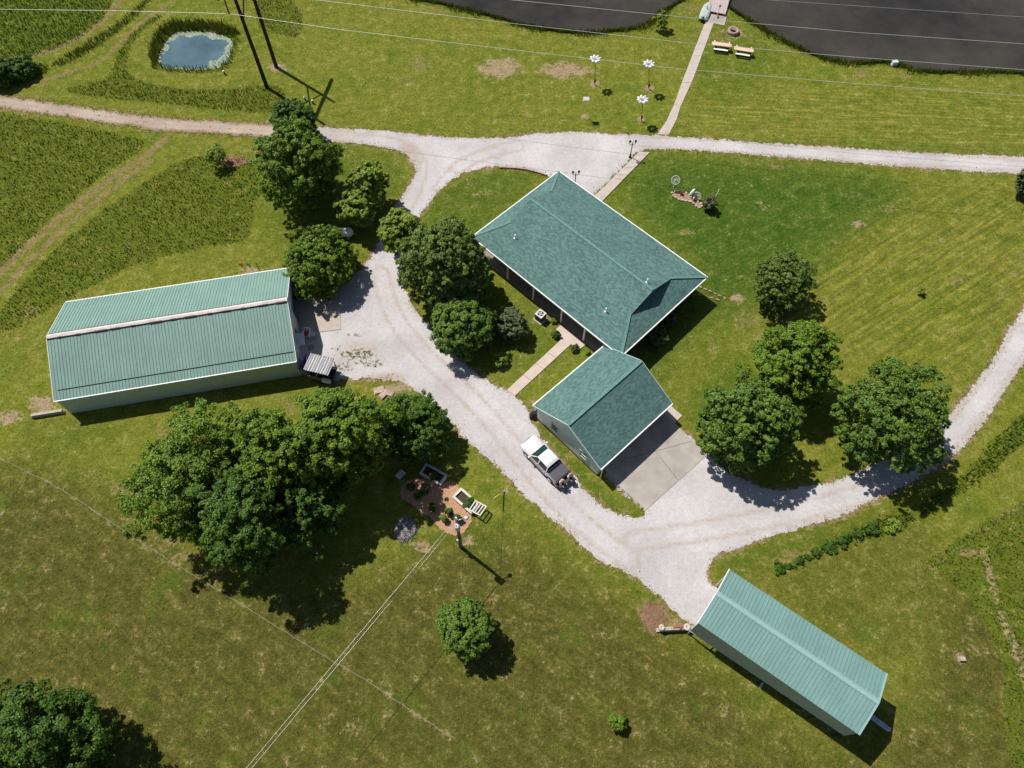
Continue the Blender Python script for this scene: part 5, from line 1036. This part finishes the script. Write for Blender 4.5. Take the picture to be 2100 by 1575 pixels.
# edging blocks along the lawn by the north eave
ed = resample(chaikin(GP([(1027, 345), (1060, 346), (1090, 351), (1125, 362)]), 2, False), .36, False)
stones = MB(); rr = random.Random(3)
def stone_mesh(d, seed):
    r = random.Random(seed); b = MB(); p = []
    for z in (0, 1):
        for x, y in ((-1, -1), (1, -1), (1, 1), (-1, 1)): k = .82 if z else 1; p.append((x*d[0]/2*k*r.uniform(.88, 1.06), y*d[1]/2*k*r.uniform(.88, 1.06), z*d[2]*r.uniform(.9, 1.05)))
    b.hexa(p); return b
def repeat(name, proto, items, label, cat, group):
    for i, (x, y, rz, s) in enumerate(items):
        o = proto if i == 0 else proto.copy()
        if i: COL.objects.link(o)
        o.location = (x, y, 0); o.rotation_euler = (0, 0, rz); o.scale = (s, s, s); tag(o, label, cat, group)
def path_items(P, rr_, rough_=False):
    it = []
    for i in range(len(P)-1): d = P[i+1]-P[i]; k_ = .06 if rough_ else .0; it.append((P[i][0]+rr_.uniform(-k_, k_)*2, P[i][1]+rr_.uniform(-k_, k_)*2, math.atan2(d[1], d[0])+rr_.uniform(-.08, .08)*(1+9*k_/.06), rr_.uniform(.9-4*k_, 1.08+2*k_)))
    return it
repeat('edging_block', stone_mesh((.34, .22, .22), 1).build('edging_block', mat('tan_block', (.42, .29, .21), .9, var=.25)), path_items(ed, rr), 'tan block in the row edging the lawn north of the house', 'edging block', 'edging blocks north of the house')
ed = resample(GP([(1436, 590), (1460, 600), (1487, 613), (1490, 620)]), .42, False); ed2 = resample(GP([(1434, 605), (1460, 612), (1484, 620)]), .42, False)
repeat('border_brick', stone_mesh((.40, .16, .14), 2).build('border_brick', mat('salmon_brick', (.44, .26, .19), .9, var=.25)), path_items(ed, rr)+path_items(ed2, rr), 'salmon brick in the border at the east corner of the house', 'brick', 'bricks at the east corner')
ed = resample(GP([(1243, 975), (1270, 1002), (1300, 1028), (1325, 1050)]), .5, False)
repeat('border_rock', stone_mesh((.5, .34, .1), 5).build('border_rock', mat('grey_rock', (.36, .31, .26), .95, var=.35, scale=6)), path_items(ed, rr, True), 'rough rock in the row along the lower left edge of the garage apron', 'rock', 'rocks along the garage apron')
def shrub_ball(px, py, r, lf, seed, label, name='potted_shrub', cat='shrub', group=None, pot=None, zc=None):
    c = G(px, py); root = empty(name, (c[0], c[1], 0), 0, label, cat, group); z0 = .32 if pot else 0
    C, Nn, lb, rng = crown_points(r, r*.9, z0+r*.85, seed, 16, 150, .9, -.9, (.3, .42)); V, F = leaves(C, Nn, .11, .075, rng); link('crown', np_mesh('crown', V, F, lf), root)
    b = MB(); b.tube([(0, 0, 0 if not pot else .2), (0, 0, z0+r)], .03, 6); b.build('trunk', M_BARK, root)
    if pot: b = MB(); b.lathe([(.17, 0), (.2, .28), (.23, .3), (.23, .34), (.19, .34), (.18, .28)], n=14); b.build('pot', pot, root)
    return root
L_BOX = leaf_mat('leaf_box', (.03, .07, .01), (.12, .19, .035))
shrub_ball(1140, 690, .38, L_BOX, 81, 'clipped round boxwood left of the side walkway', 'boxwood'); shrub_ball(1178, 717, .36, L_BOX, 82, 'clipped round boxwood right of the side walkway', 'boxwood')
shrub_ball(1136, 660, .28, L_LIGHT, 83, 'small leafy plant by the porch edge near the air conditioner', 'garden_plant'); shrub_ball(1205, 725, .25, L_LIGHT, 84, 'small leafy plant by the garage corner and patio', 'garden_plant')
c = G(1096, 850); gb_ = empty('barbecue_grill', (c[0], c[1], 0), .7, 'grey covered barbecue standing at the west corner of the garage', 'barbecue')
b = MB(); b.lathe([(.55, .05), (.58, .5), (.5, .95), (.28, 1.1), (.05, 1.12)], n=4, sm=False, M=Matrix.Diagonal((1.1, .55, 1))); b.build('cover', mat('grey_cover', (.12, .12, .13), .7, var=.25, bump=.03, bscale=4), gb_); b = MB(); b.bar((-.5, -.25, .55), (.5, -.25, .55), .03, .05); b.build('strap', M_BLACK, gb_)
# wagon wheel bed on the east lawn
def wheel_at(parent, c, nrm, r):
    M = rot_to(nrm); c = Vector(c); b = MB()
    ring = [c+M @ Vector((r*math.cos(t), r*math.sin(t), 0)) for t in np.linspace(0, 2*math.pi, 25)]; b.tube(ring, .045, 6, cap=False); rm = b.build('rim', M_TIMBERW, parent)
    b = MB()
    for k in range(12): b.bar(c, c+M @ Vector((r*math.cos(k*math.pi/6), r*math.sin(k*math.pi/6), 0)), .03, .03)
    b.build('spokes', M_TIMBERW, parent); b = MB(); b.lathe([(.08, -.06), (.09, 0), (.05, .07)], c, 10, M=M); b.build('hub', M_TIMBERW, parent)
M_TIMBERW = mat('whitewashed_wood', (.60, .57, .49), .8, var=.15)
c = G(1379, 392); w1 = empty('wagon_wheel', (c[0], c[1], 0), 0, 'pale wagon wheel raised on a post at the top of the flower bed', 'wagon wheel'); b = MB(); b.tube([(0, 0, 0), (.1, .25, 1.05)], .06, 8); b.build('post', M_TIMBERW, w1); wheel_at(w1, (.12, .3, 1.35), (0, -.75, .62), .46)
c = G(1427, 410); w2 = empty('wagon_wheel', (c[0], c[1], 0), 0, 'pale wagon wheel leaning low behind the middle of the flower bed', 'wagon wheel'); wheel_at(w2, (0, .1, .48), (-.25, -.8, .5), .42); b = MB(); b.tube([(0, .25, 0), (0, .14, .5)], .04, 6); b.build('post', M_TIMBERW, w2)
BED = [(1376, 398), (1383, 393), (1400, 393), (1414, 400), (1420, 408), (1436, 416), (1440, 424), (1432, 428), (1424, 420), (1414, 414), (1396, 411), (1381, 405)]
bedP = jitter(resample(chaikin(GP(BED), 1), .2), .06, 8); sheet('flower_bed_soil', bedP, .03, mat('bed_chips', (.34, .22, .15), .95, var=.5, scale=10, bump=.04), .4)
repeat('border_stone', stone_mesh((.26, .18, .16), 9).build('border_stone', mat('pale_stone', (.52, .44, .36), .9, var=.3)), path_items(resample(bedP, .42), rr), 'pale stone in the ring round the wagon wheel flower bed', 'stone', 'stones ringing the flower bed')
c = G(1418, 407); mb_ = empty('milk_can', (c[0], c[1], 0), 0, 'white metal milk can on a post in the flower bed', 'milk can'); b = MB(); b.tube([(0, 0, 0), (0, .02, .75)], .05, 8); b.build('post', M_BLACK, mb_); b = MB(); b.lathe([(.16, -.32), (.18, -.28), (.18, .15), (.1, .26), (.12, .32), (.02, .33)], (-.05, .05, .98), 12, M=rot_to((.45, .25, .85))); b.build('can', M_WHITE, mb_)
c = G(1397, 399); rp_ = tag(MB(), None) if False else None
b = MB(); b.lathe([(.14, 0), (.19, .28), (.2, .3), (.16, .3), (.14, .24)], n=12); tag(b.build('flower_pot', mat('dark_red_pot', (.12, .02, .02), .5), loc=None), 'dark red empty flower pot in the flower bed', 'flower pot').location = (c[0], c[1], .03)
b = MB(); c = G(1421, 412); b.tube([(0, 0, 0), (0, 0, .55)], .08, 8); tag(b.build('short_post', M_TIMBERW), 'short white post in front of the leaning wagon wheel', 'post').location = (c[0], c[1], 0)
tree(1455, 418, .75, .85, .8, L_GREY, 85, 'grey-green shrub at the lower end of the wagon wheel flower bed', 'shrub', 'shrub', nl=16, per=130, leaf=(.16, .09), low=-.9, trunk=.04)
c = G(1462, 418); b = MB(); b.tube([(0, 0, 0), (.25, .3, 1.9)], [.05, .035], 7); tag(b.build('wooden_stake', M_TIMBERW), 'pale leaning wooden stake beside the shrub in the flower bed', 'stake').location = (c[0], c[1], 0)

# ------------------------------------------------------------------ vegetable garden
def planter(px, label):
    P = [G(*q, .45) for q in px]; c = sum(P)/4; u = P[1]-P[0]; v = P[3]-P[0]; rz = math.atan2(u[1], u[0]); L, W = np.linalg.norm(u), np.linalg.norm(v)
    r = empty('raised_planter', (c[0], c[1], 0), rz, label, 'planter box')
    for s in (1, -1):
        b = MB(); b.box((0, s*(W/2-.05), .23), (L, .1, .46)); b.box((0, s*(W/2-.06), .475), (L+.04, .2, .03)); b.build('side_board', M_TIMBERW, r)
        b = MB(); b.box((s*(L/2-.05), 0, .23), (.1, W-.2, .46)); b.box((s*(L/2-.06), 0, .475), (.2, W-.32, .03)); b.build('end_board', M_TIMBERW, r)
    b = MB(); b.box((0, 0, .17), (L-.2, W-.2, .34)); b.build('soil', M_SOIL, r); return r, L, W
p1_, L1, W1_ = planter([(862, 968), (876, 948), (917, 976), (899, 998)], 'white-edged raised planter partly in the tree shade'); p2_, L2, W2_ = planter([(928, 1020), (946, 1002), (985, 1030), (965, 1055)], 'white-edged raised planter in the sun with a slatted frame on it')
for pr, L, W, n, lb in ((p1_, L1, W1_, 3, 'leafy vegetable plant growing in the shaded planter'), (p2_, L2, W2_, 4, 'leafy vegetable plant growing in the sunny planter')):
    rr = random.Random(n)
    for i in range(n):
        o = Matrix.Rotation(pr.rotation_euler.z, 3, 'Z') @ Vector(((-.36+.25*i)*L*.9, rr.uniform(-.2, .2)*W, 0)); r = empty('vegetable_plant', (pr.location.x+o.x, pr.location.y+o.y, .34), 0, lb, 'vegetable plant', 'plants in the planters')
        C, Nn, _, rg = crown_points(.2, .17, .15, 90+i, 9, 60, .9, -.5, (.35, .5)); V, F = leaves(C, Nn, .14, .09, rg); link('foliage', np_mesh('foliage', V, F, L_BOX), r); b = MB(); b.tube([(0, 0, -.05), (0, 0, .25)], .015, 5); b.build('stem', M_BARK, r)
Pq = [G(962, 1046, .5), G(975, 1027, .5), G(998, 1039, .95), G(985, 1057, .95)]
lad = empty('slatted_frame', (0, 0, 0), 0, 'white slatted wooden frame propped on the end of the sunny planter', 'trellis'); lad.location = (Pq[0][0], Pq[0][1], 0)
Q = [Vector((p[0]-Pq[0][0], p[1]-Pq[0][1], z)) for p, z in zip(Pq, (.52, .52, .95, .95))]
for a_, c_ in ((Q[0], Q[3]), (Q[1], Q[2])): b = MB(); b.bar(a_, c_, .09, .07); b.build('rail', M_TIMBERW, lad)
for k in range(5): t = .02+k*.24; b = MB(); b.bar(Q[0].lerp(Q[3], t)+Vector((0, 0, .06)), Q[1].lerp(Q[2], t)+Vector((0, 0, .06)), .1, .04); b.build('slat', M_TIMBERW, lad)
for q in (Q[3], Q[2]): b = MB(); b.bar((q.x, q.y, 0), (q.x, q.y, q.z), .07, .07); b.build('leg', M_TIMBERW, lad)
M_POT = mat('dark_pot', (.05, .03, .025), .7)
for i, (x, y, r, lf, lb) in enumerate([(888, 1044, .34, L_BOX, 'potted shrub farthest into the mulch from the light pole'), (922, 1054, .32, L_BOX, 'potted shrub second nearest the sunny planter'), (910, 1066, .3, L_LIGHT, 'yellowish potted shrub nearest the service wires'), (939, 1066, .3, L_MAPLE, 'dark potted shrub right behind the lamp arm'), (873, 1005, .4, L_GREY, 'greyish plant at the shady end of the mulch'), (858, 1018, .35, L_DARK, 'dark plant at the shaded edge of the mulch'), (843, 1000, .35, L_DARK, 'dark plant farthest west on the mulch')]):
    shrub_ball(x, y, r, lf, 100+i, lb, group='pots and plants on the mulch', pot=M_POT if i < 4 else None)
c = G(832, 1085); b = MB(); rr = random.Random(2)
for k in range(260):
    t, r = rr.uniform(0, 6.28), 1.0*rr.random()**.6; z = .28*(1-(r/1.05)**2); a2 = rr.uniform(0, 6.28); q = Vector((r*.78*math.cos(t), r*1.15*math.sin(t), z)); d = Vector((math.cos(a2), math.sin(a2), rr.uniform(-.25, .25)))*rr.uniform(.2, .45); b.tube([q-d, q+d], .018, 4)
b.lathe([(1.0, 0), (.8, .14), (.4, .24), (.02, .28)], n=16); tag(b.build('brush_pile', mat('grey_twigs', (.30, .27, .25), .9, var=.3)), 'oval pile of grey twigs on the grass in the shade', 'brush pile').location = (c[0], c[1], 0)
for i, (x, y, rz, d, lb) in enumerate([(778, 801, .3, (1.1, .8, .16), 'pale stone slab nearest the drive in the loose pile by the tree'), (795, 806, -.4, (1.3, .6, .14), 'long stone slab at the right end of the loose pile by the tree'), (785, 812, .9, (.7, .6, .2), 'small stone slab below the others in the loose pile')]):
    c = G(x, y); o = stone_mesh(d, 20+i).build('stone_slab', M_STONE); tag(o, lb, 'stone slab', 'stone slabs by the drive'); o.location = (c[0], c[1], 0); o.rotation_euler.z = rz
b = MB(); b.box((0, 0, .22), (.8, .55, .06)); b.box((-.3, 0, .1), (.08, .5, .2)); b.box((.3, 0, .1), (.08, .5, .2)); c = G(822, 975); o = tag(b.build('garden_bench', M_TIMBERW), 'small low pale bench in the deep shade west of the planters', 'bench'); o.location = (c[0], c[1], 0); o.rotation_euler.z = .9

# ------------------------------------------------------------------ things in front of the shed
c = G(631, 690); ch = empty('garden_chair', (c[0], c[1], 0), math.radians(-100), 'white garden chair with red seat beside the shed slab', 'chair'); M_RED = mat('red_cushion', (.42, .07, .09), .8)
b = MB(); b.box((0, 0, .42), (.62, .66, .05)); b.build('seat', M_WHITE, ch); b = MB(); b.box((0, 0, .48), (.5, .5, .08)); b.build('cushion', M_RED, ch); b = MB(); b.bar((-.3, -.31, .42), (-.42, -.31, .98), .06, .05); b.bar((-.3, .31, .42), (-.42, .31, .98), .06, .05); b.bar((-.41, -.33, .95), (-.41, .33, .95), .05, .12); b.bar((-.36, -.3, .7), (-.36, .3, .7), .04, .3); b.build('backrest', M_WHITE, ch)
for s in (1, -1):
    b = MB(); b.box((.02, s*.33, .66), (.6, .09, .04)); b.build('armrest', M_WHITE, ch)
    for x in (-.27, .27): b = MB(); b.bar((x, s*.31, 0), (x, s*.31, .64), .06, .06); b.build('leg', M_WHITE, ch)
c = G(643, 690); sdt = empty('side_table', (c[0], c[1], 0), .1, 'small square pale table next to the garden chair', 'side table'); b = MB(); b.box((0, 0, .42), (.5, .5, .04)); b.build('tabletop', M_GREYMET, sdt)
for x in (-.2, .2):
    for y in (-.2, .2): b = MB(); b.bar((x, y, 0), (x, y, .4), .04, .04); b.build('leg', M_GREYMET, sdt)
c = G(638, 712); b = MB(); b.lathe([(.38, 0), (.38, .05), (.36, .06)], n=6, sm=False); tag(b.build('stepping_stone', M_CONC2), 'flat six-sided stepping stone in the shade before the awning', 'stepping stone').location = (c[0], c[1], 0)
# covered trailer with a corrugated canopy
CPx = [(631, 723), (686.5, 736), (673, 770), (628.5, 758)]; CP = [G(*q, 2.0) for q in CPx]; c = sum(CP)/4
u = CP[1]-CP[0]; rz = math.atan2(u[1], u[0]); cartL = (np.linalg.norm(u)+np.linalg.norm(CP[2]-CP[3]))/2; cartW = (np.linalg.norm(CP[3]-CP[0])+np.linalg.norm(CP[2]-CP[1]))/2
ct_ = empty('covered_trailer', (c[0], c[1], 0), rz, 'low trailer under a silver corrugated canopy at the front corner of the shed', 'trailer')
b = MB(); nw = 66; L, W = cartL, cartW
for k in range(nw):
    x0, x1_ = -L/2+L*k/nw, -L/2+L*(k+1)/nw; z0, z1_ = 2.0+.085*math.sin(2*math.pi*k/6.6), 2.0+.085*math.sin(2*math.pi*(k+1)/6.6)
    b.poly([(x0, -W/2, z0), (x1_, -W/2, z1_), (x1_, W/2, z1_), (x0, W/2, z0)])
cn = b.build('canopy', mat('zinc_sheet', (.55, .54, .55), .4, metal=.3, var=.05), ct_)
for x in (-L/2+.15, L/2-.15):
    for y in (-W/2+.15, W/2-.15): b = MB(); b.bar((x, y, .5), (x, y, 1.93), .06, .06); b.build('post', M_BLACK, ct_)
b = MB(); b.box((0, 0, .52), (L-.1, W-.2, .1)); b.build('deck', M_DARK, ct_); b = MB(); b.box((L/2-.45, -W/2+.0, .75), (.8, .3, .36)); b.build('fender', M_GREYMET, ct_)
for y in (-W/2+.02, W/2-.02): b = MB(); b.lathe([(.2, -.09), (.34, -.09), (.34, .09), (.2, .09)], (.0, y, .34), 16, M=Matrix.Rotation(math.pi/2, 3, 'X')); b.build('wheel', M_TYRE, ct_)
b = MB(); b.bar((-L/2, -W/2-.05, .9), (L/2-.8, -W/2-.05, .9), .05, .5); b.build('side_board', mat('weathered_dark_board', (.14, .115, .10), .85), ct_)
tq = [P3(630, 722, 1.9), P3(628, 757, 1.9), P3(619, 760, .2), P3(622, 735, .3)]; b = MB(); n_ = 8
gq = [[np.array(tq[0])*(1-i/n_)*(1-j/n_)+np.array(tq[1])*(1-i/n_)*(j/n_)+np.array(tq[3])*(i/n_)*(1-j/n_)+np.array(tq[2])*(i/n_)*(j/n_)+np.array((.05*math.sin(j*2.1), 0, .06*math.sin(j*1.9+i))) for j in range(n_+1)] for i in range(n_+1)]
for i in range(n_):
    for j in range(n_): b.poly([gq[i][j], gq[i+1][j], gq[i+1][j+1], gq[i][j+1]], sm=True)
c0_ = np.array(tq[2]); c0_[2] = 0; tag(b.build('tarpaulin', mat('blue_tarp', (.03, .08, .19), .5), loc=tuple(c0_)), 'blue tarpaulin hanging from the trailer canopy towards the shed wall', 'tarpaulin')
b = MB(); c = G(619, 745); b.box((0, 0, .55), (.05, 1.0, 1.15), M=Matrix.Rotation(-.28, 3, 'Y')); o = tag(b.build('leaning_sheet', M_GREYMET), 'pale metal sheet leaning on the shed wall below the awning', 'metal sheet'); o.location = (c[0], c[1], 0); o.rotation_euler.z = math.radians(11)
P0, P1_ = G(66, 856), G(134, 845); rw = P1_-P0
b = MB(); Lw = np.linalg.norm(rw)
for k in range(2): b.box((Lw/2, 0, .12+k*.22), (Lw-.2*k, .24, .2))
o = tag(b.build('timber_wall', M_TIMBER), 'low pale timber wall running west from the corner of the long shed', 'retaining wall'); o.location = (P0[0], P0[1], 0); o.rotation_euler.z = math.atan2(rw[1], rw[0])
# pinwheels behind the shed
for x, y, m, lb, hh in ((503, 556, mat('red_pinwheel', (.5, .05, .03), .5), 'red garden pinwheel behind the long shed', 1.1), (518, 556, mat('blue_pinwheel', (.10, .25, .42), .5), 'blue garden pinwheel behind the long shed', 1.1)):
    c = G(x, y); r = empty('garden_pinwheel', (c[0], c[1], 0), 0, lb, 'pinwheel'); b = MB(); b.tube([(0, 0, 0), (0, 0, hh)], .02, 6); b.build('stick', M_BLACK, r)
    b = MB()
    for k in range(6): t = k*math.pi/3; b.poly([(0, -.03, hh), (.3*math.cos(t), -.05, hh+.3*math.sin(t)), (.24*math.cos(t+.7), -.12, hh+.24*math.sin(t+.7))])
    b.build('sails', m, r)
c = G(533, 556); b = MB(); b.tube([(0, 0, 0), (-.05, .1, 1.2)], .03, 6); tag(b.build('garden_stake', M_BLACK), 'bare dark stake beside the pinwheels behind the shed', 'stake').location = (c[0], c[1], 0)

# ------------------------------------------------------------------ things by the open barn
P0, P1_ = G(1345, 1293), G(1420, 1289); rw = P1_-P0; Lw = float(np.linalg.norm(rw)); rz = math.atan2(rw[1], rw[0])
b = MB()
for k in range(3): b.box((Lw/2+.1*k, .0, .1+k*.2), (Lw-.2*k, .3-.02*k, .19))
o = tag(b.build('timber_wall', M_TIMBER), 'short pale timber wall at the front corner of the open barn', 'retaining wall'); o.location = (P0[0], P0[1], 0); o.rotation_euler.z = rz
for x, y, r_, lb in ((1357, 1287, .24, 'pale millstone on the outer end of the timber wall'), (1409, 1286, .28, 'larger pale millstone next to the barn post')):
    c = G(x, y, .6); b = MB(); b.lathe([(.06, .01), (.06, .1), (r_, .1), (r_, 0), (.06, 0)], n=20); tag(b.build('millstone', mat('millstone_grey', (.50, .45, .39), .9, var=.15)), lb, 'millstone').location = (c[0], c[1], .6)
c = G(1388, 1287, .6); b = MB(); b.bar((-.3, 0, .06), (.3, .1, .1), .1, .08); b.bar((.2, -.1, .06), (.45, .15, .12), .1, .1); tag(b.build('tow_hitch', mat('faded_red_iron', (.32, .10, .07), .7)), 'faded red iron hitch lying on the timber wall between the millstones', 'tow hitch').location = (c[0], c[1], .6)
q0, q1 = P3(1779, 1464, .75), P3(1824, 1497, .75); dq = np.array(q1)-np.array(q0); Lq = float(np.linalg.norm(dq)); qs = np.array(q0)-dq*1.2
tb = empty('boat_trailer', (qs[0], qs[1], 0), math.atan2(dq[1], dq[0]), 'grey steel trailer tongue sticking out of the shaded end of the open barn', 'trailer')
for s in (1, -1): b = MB(); b.bar((0, s*.14, .75), (Lq*2.2, s*.1, .75), .13, .14); b.build('beam', mat('blue_grey_steel', (.42, .46, .54), .5), tb)
b = MB(); b.bar((Lq*1.2, 0, .72), (Lq*2.25, 0, .72), .12, .06); b.build('coupler', M_GALV, tb); b = MB(); b.tube([(Lq*2.05, 0, 0), (Lq*2.05, 0, .7)], .04, 8); b.build('jack_stand', M_GALV, tb)
for s in (1, -1): b = MB(); b.lathe([(.2, -.1), (.34, -.1), (.34, .1), (.2, .1)], (.4, s*.6, .34), 16, M=Matrix.Rotation(math.pi/2, 3, 'X')); b.build('wheel', M_TYRE, tb)
b = MB(); b.bar((.4, -.6, .4), (.4, .6, .4), .08, .08); b.build('axle', M_BLACK, tb)
c = G(1561, 1405); b = MB(); b.box((0, 0, .03), (.55, .16, .05)); o = tag(b.build('plank', M_TIMBERW), 'short pale plank on the grass below the barn side', 'plank'); o.location = (c[0], c[1], 0); o.rotation_euler.z = 1.0
c = G(1971, 1352); o = stone_mesh((.5, .4, .3), 44).build('field_rock', M_STONE); tag(o, 'single dark rock lying in the pasture right of the barn', 'rock'); o.location = (c[0], c[1], 0)

# ------------------------------------------------------------------ lake shore
dk0, dk1 = G(1466, 33), G(1487, -40); du = dk1-dk0; dz_ = math.atan2(du[1], du[0])
dock = empty('dock', (dk0[0], dk0[1], 0), dz_, 'weathered plank dock with ramp reaching from the walkway into the lake', 'dock')
Lk = float(np.linalg.norm(du)); b = MB(); n_ = int(Lk/.24)
M_DECK = mat('weathered_deck', (.44, .38, .36), .85, var=.2, scale=3)
for k in range(n_): b.box((.35+k*.24, 0, .35), (.225, 2.5, .06))
b.build('deck', M_DECK, dock)
for s in (1, -1): b = MB(); b.bar((.2, s*1.15, .26), (Lk+.2, s*1.15, .26), .1, .18); b.build('side_beam', M_TIMBER, dock)
for x in (.4, 3, 6):
    for s in (1, -1): b = MB(); b.tube([(x, s*1.25, -.9), (x, s*1.25, .9)], .08, 8); b.build('post', M_TIMBER, dock)
b = MB(); b.hexa([(-1.6, -1.5, -.02), (.2, -1.5, -.02), (.2, 1.2, -.02), (-1.6, 1.2, -.02), (-1.6, -1.5, .06), (.2, -1.5, .1), (.2, 1.2, .1), (-1.6, 1.2, .06)]); b.build('landing', M_CONC2, dock)
kb = G(1474, 20, .4); kk = empty('kayak_paddle', (kb[0], kb[1], .39), 1.25, 'red-bladed paddle lying on the dock planks', 'paddle'); b = MB(); b.tube([(-.9, 0, .04), (1.0, 0, .04)], .02, 6); b.build('shaft', M_GALV, kk)
for s in (1, -1): b = MB(); b.lathe([(.02, -.28), (.1, -.2), (.11, .1), (.04, .28)], (s*.95-.1, 0, .05), 8, M=rot_to((s, 0, 0))); b.build('blade', mat('red_paddle', (.42, .03, .08), .5), kk)
bt = G(1448, 22, .3); bo = empty('rowing_boat', (bt[0], bt[1], 0), math.radians(70), 'grey-green flat boat turned upside down on the bank left of the dock', 'boat')
b = MB(); M_BOAT = mat('grey_green_hull', (.40, .44, .40), .5, var=.08)
def bs(x, w, h): return [Vector((x, -w, .08)), Vector((x, -w*.92, h*.7)), Vector((x, -w*.6, h)), Vector((x, w*.6, h)), Vector((x, w*.92, h*.7)), Vector((x, w, .08))]
b.loft([bs(x, w, h) for x, w, h in ((-1.9, .55, .40), (-1.2, .66, .5), (0, .68, .52), (1.0, .6, .5), (1.6, .38, .42), (1.95, .08, .3))]); hu = b.build('hull', M_BOAT, bo); b = MB()
for y in (-.3, 0, .3): b.bar((-1.7, y, .52), (.9, y*.9, .53), .04, .03)
b.build('keel_strips', M_GREYMET, hu); b = MB(); b.box((-2.05, 0, .3), (.3, .35, .5)); b.lathe([(.1, -.1), (.16, .1), (.05, .3)], (-2.1, .0, .55), 8); b.build('outboard_motor', M_BLACK, bo)
c = G(1503, 67); fp = empty('fire_pit', (c[0], c[1], 0), 0, 'round brown fire pit ring on bare ground near the dock', 'fire pit'); b = MB()
b.lathe([(.48, .02), (.48, .42), (.72, .42), (.74, 0)], n=22); b.build('ring', mat('rosy_ring', (.36, .25, .22), .85, var=.2, scale=4), fp); b = MB(); b.lathe([(.02, .06), (.47, .06)], n=16); b.build('ash', mat('ash', (.06, .055, .05), .95, var=.5), fp)
def picnic(px, py, label, rz):
    c = G(px, py); r = empty('picnic_table', (c[0], c[1], 0), rz, label, 'picnic table', 'picnic tables by the lake')
    mt = mat('peach_board', (.66, .46, .35), .7, var=.08); b = MB(); W = .36; L = 1.0
    out = [(L*sx+.22*math.cos(t), .22*math.sin(t)+(.12 if math.sin(t) > 0 else -.12)) for sx, r0 in ((1, -1.57), (-1, 1.57)) for t in np.linspace(r0, r0+3.14, 8)]
    top = [(x, y, .78) for x, y in out]; bot = [(x, y, .72) for x, y in out]; b.poly(top); b.poly(bot[::-1])
    for i in range(len(out)): b.poly([bot[i-1], bot[i], top[i], top[i-1]])
    b.build('tabletop', mt, r); b = MB(); b.box((0, -.62, .45), (1.75, .26, .05)); b.build('bench', M_WHITE, r); b = MB(); b.box((0, .62, .45), (1.75, .26, .05)); b.build('bench', mat('brown_board', (.25, .17, .11), .8), r)
    for x in (-.7, .7):
        b = MB(); b.bar((x, -.62, .40), (x, .62, .40), .07, .06); b.bar((x, -.1, .72), (x, -.55, 0), .07, .07); b.bar((x, .1, .72), (x, .55, 0), .07, .07); b.build('leg_frame', M_BLACK, r)
        b = MB(); b.bar((x*1.25, .2, .76), (x*1.3, .7, .72), .13, .05); b.build('corner_arm', mt, r)
    return r
picnic(1477, 102, 'picnic table nearest the lake walkway, peach top and white bench', math.radians(-12)); picnic(1522, 112, 'picnic table farther from the walkway, peach top and white bench', math.radians(-14))
c = G(1832, 134); cb = empty('cool_box', (c[0], c[1], 0), .1, 'white cool box standing in the long grass at the lake edge', 'cool box'); b = MB(); b.box((0, 0, .28), (.6, .42, .5)); b.build('box', M_WHITE, cb); b = MB(); b.box((0, 0, .57), (.64, .46, .09)); b.build('lid', mat('pale_blue_lid', (.55, .65, .72), .5), cb)
for x, y, lb in ((461, 152, 'white-topped ground marker between the small pond and the twin poles'), (626, 205, 'white-topped ground marker left of the pair under the pole shadow'), (642, 212, 'white-topped ground marker right of the pair under the pole shadow')):
    c = G(x, y); mk = empty('ground_marker', (c[0], c[1], 0), 0, lb, 'marker', 'white-topped ground markers'); b = MB(); b.tube([(0, 0, 0), (0, 0, .35)], .1, 8); b.build('base', M_BLACK, mk); b = MB(); b.lathe([(.13, .35), (.14, .45), (.06, .52)], n=10); b.build('cap', M_WHITE, mk)
# lily pads
rng = np.random.default_rng(12); n = 5000; lo, hi = POND.min(0), POND.max(0); q = rng.uniform(lo, hi, (n, 2)); d = sdf(q[:, 0], q[:, 1], POND, 2)
gxp = (q[:, 0]-lo[0])/(hi[0]-lo[0]); gyp = (q[:, 1]-lo[1])/(hi[1]-lo[1]); wob = .35*np.sin(q[:, 0]*2.1)+.3*np.sin(q[:, 1]*2.7+1)
band = .25+np.where(gxp > .72, 1.1*(gxp-.72)/.28+.9*(gyp < .45), 0)+np.where(gyp > .75, .55, 0)+np.where((gxp < .2) & (gyp > .4), .4, 0)
k = (d < -.05) & (-d < band*(1+wob)); q = q[k]; r = rng.uniform(.07, .15, len(q)); V = []; 
ang = np.linspace(.3, 2*math.pi-.1, 7); ph = rng.uniform(0, 6.28, len(q))
V = np.stack([np.c_[q[:, 0]+r*np.cos(a_+ph), q[:, 1]+r*np.sin(a_+ph), np.full(len(q), -.13)+rng.uniform(0, .012, len(q))] for a_ in ang], 1).reshape(-1, 3)
tag(link('lily_pads', np_mesh('lily_pads', V, np.arange(7*len(q)).reshape(-1, 7), leaf_mat('lily_leaf', (.16, .22, .14), (.36, .42, .32), .1))), 'pale lily pads floating round the edge of the small pond', 'lily pads', kind='stuff')

cab_ = resample(chaikin(GP([(0, 940), (50, 965), (130, 1005), (180, 1040), (260, 1090), (330, 1140), (390, 1175), (450, 1212), (520, 1255), (600, 1305), (690, 1360), (740, 1388), (830, 1450), (940, 1520)]), 2, False), .7, False)
rr = random.Random(6); wire('ground_cable', [(p[0]+rr.uniform(-.05, .05), p[1]+rr.uniform(-.05, .05), .05+rr.uniform(0, .04)) for p in cab_], .014, 'thin pale line of cable running across the lower left pasture', M_TIMBER, 'cable')
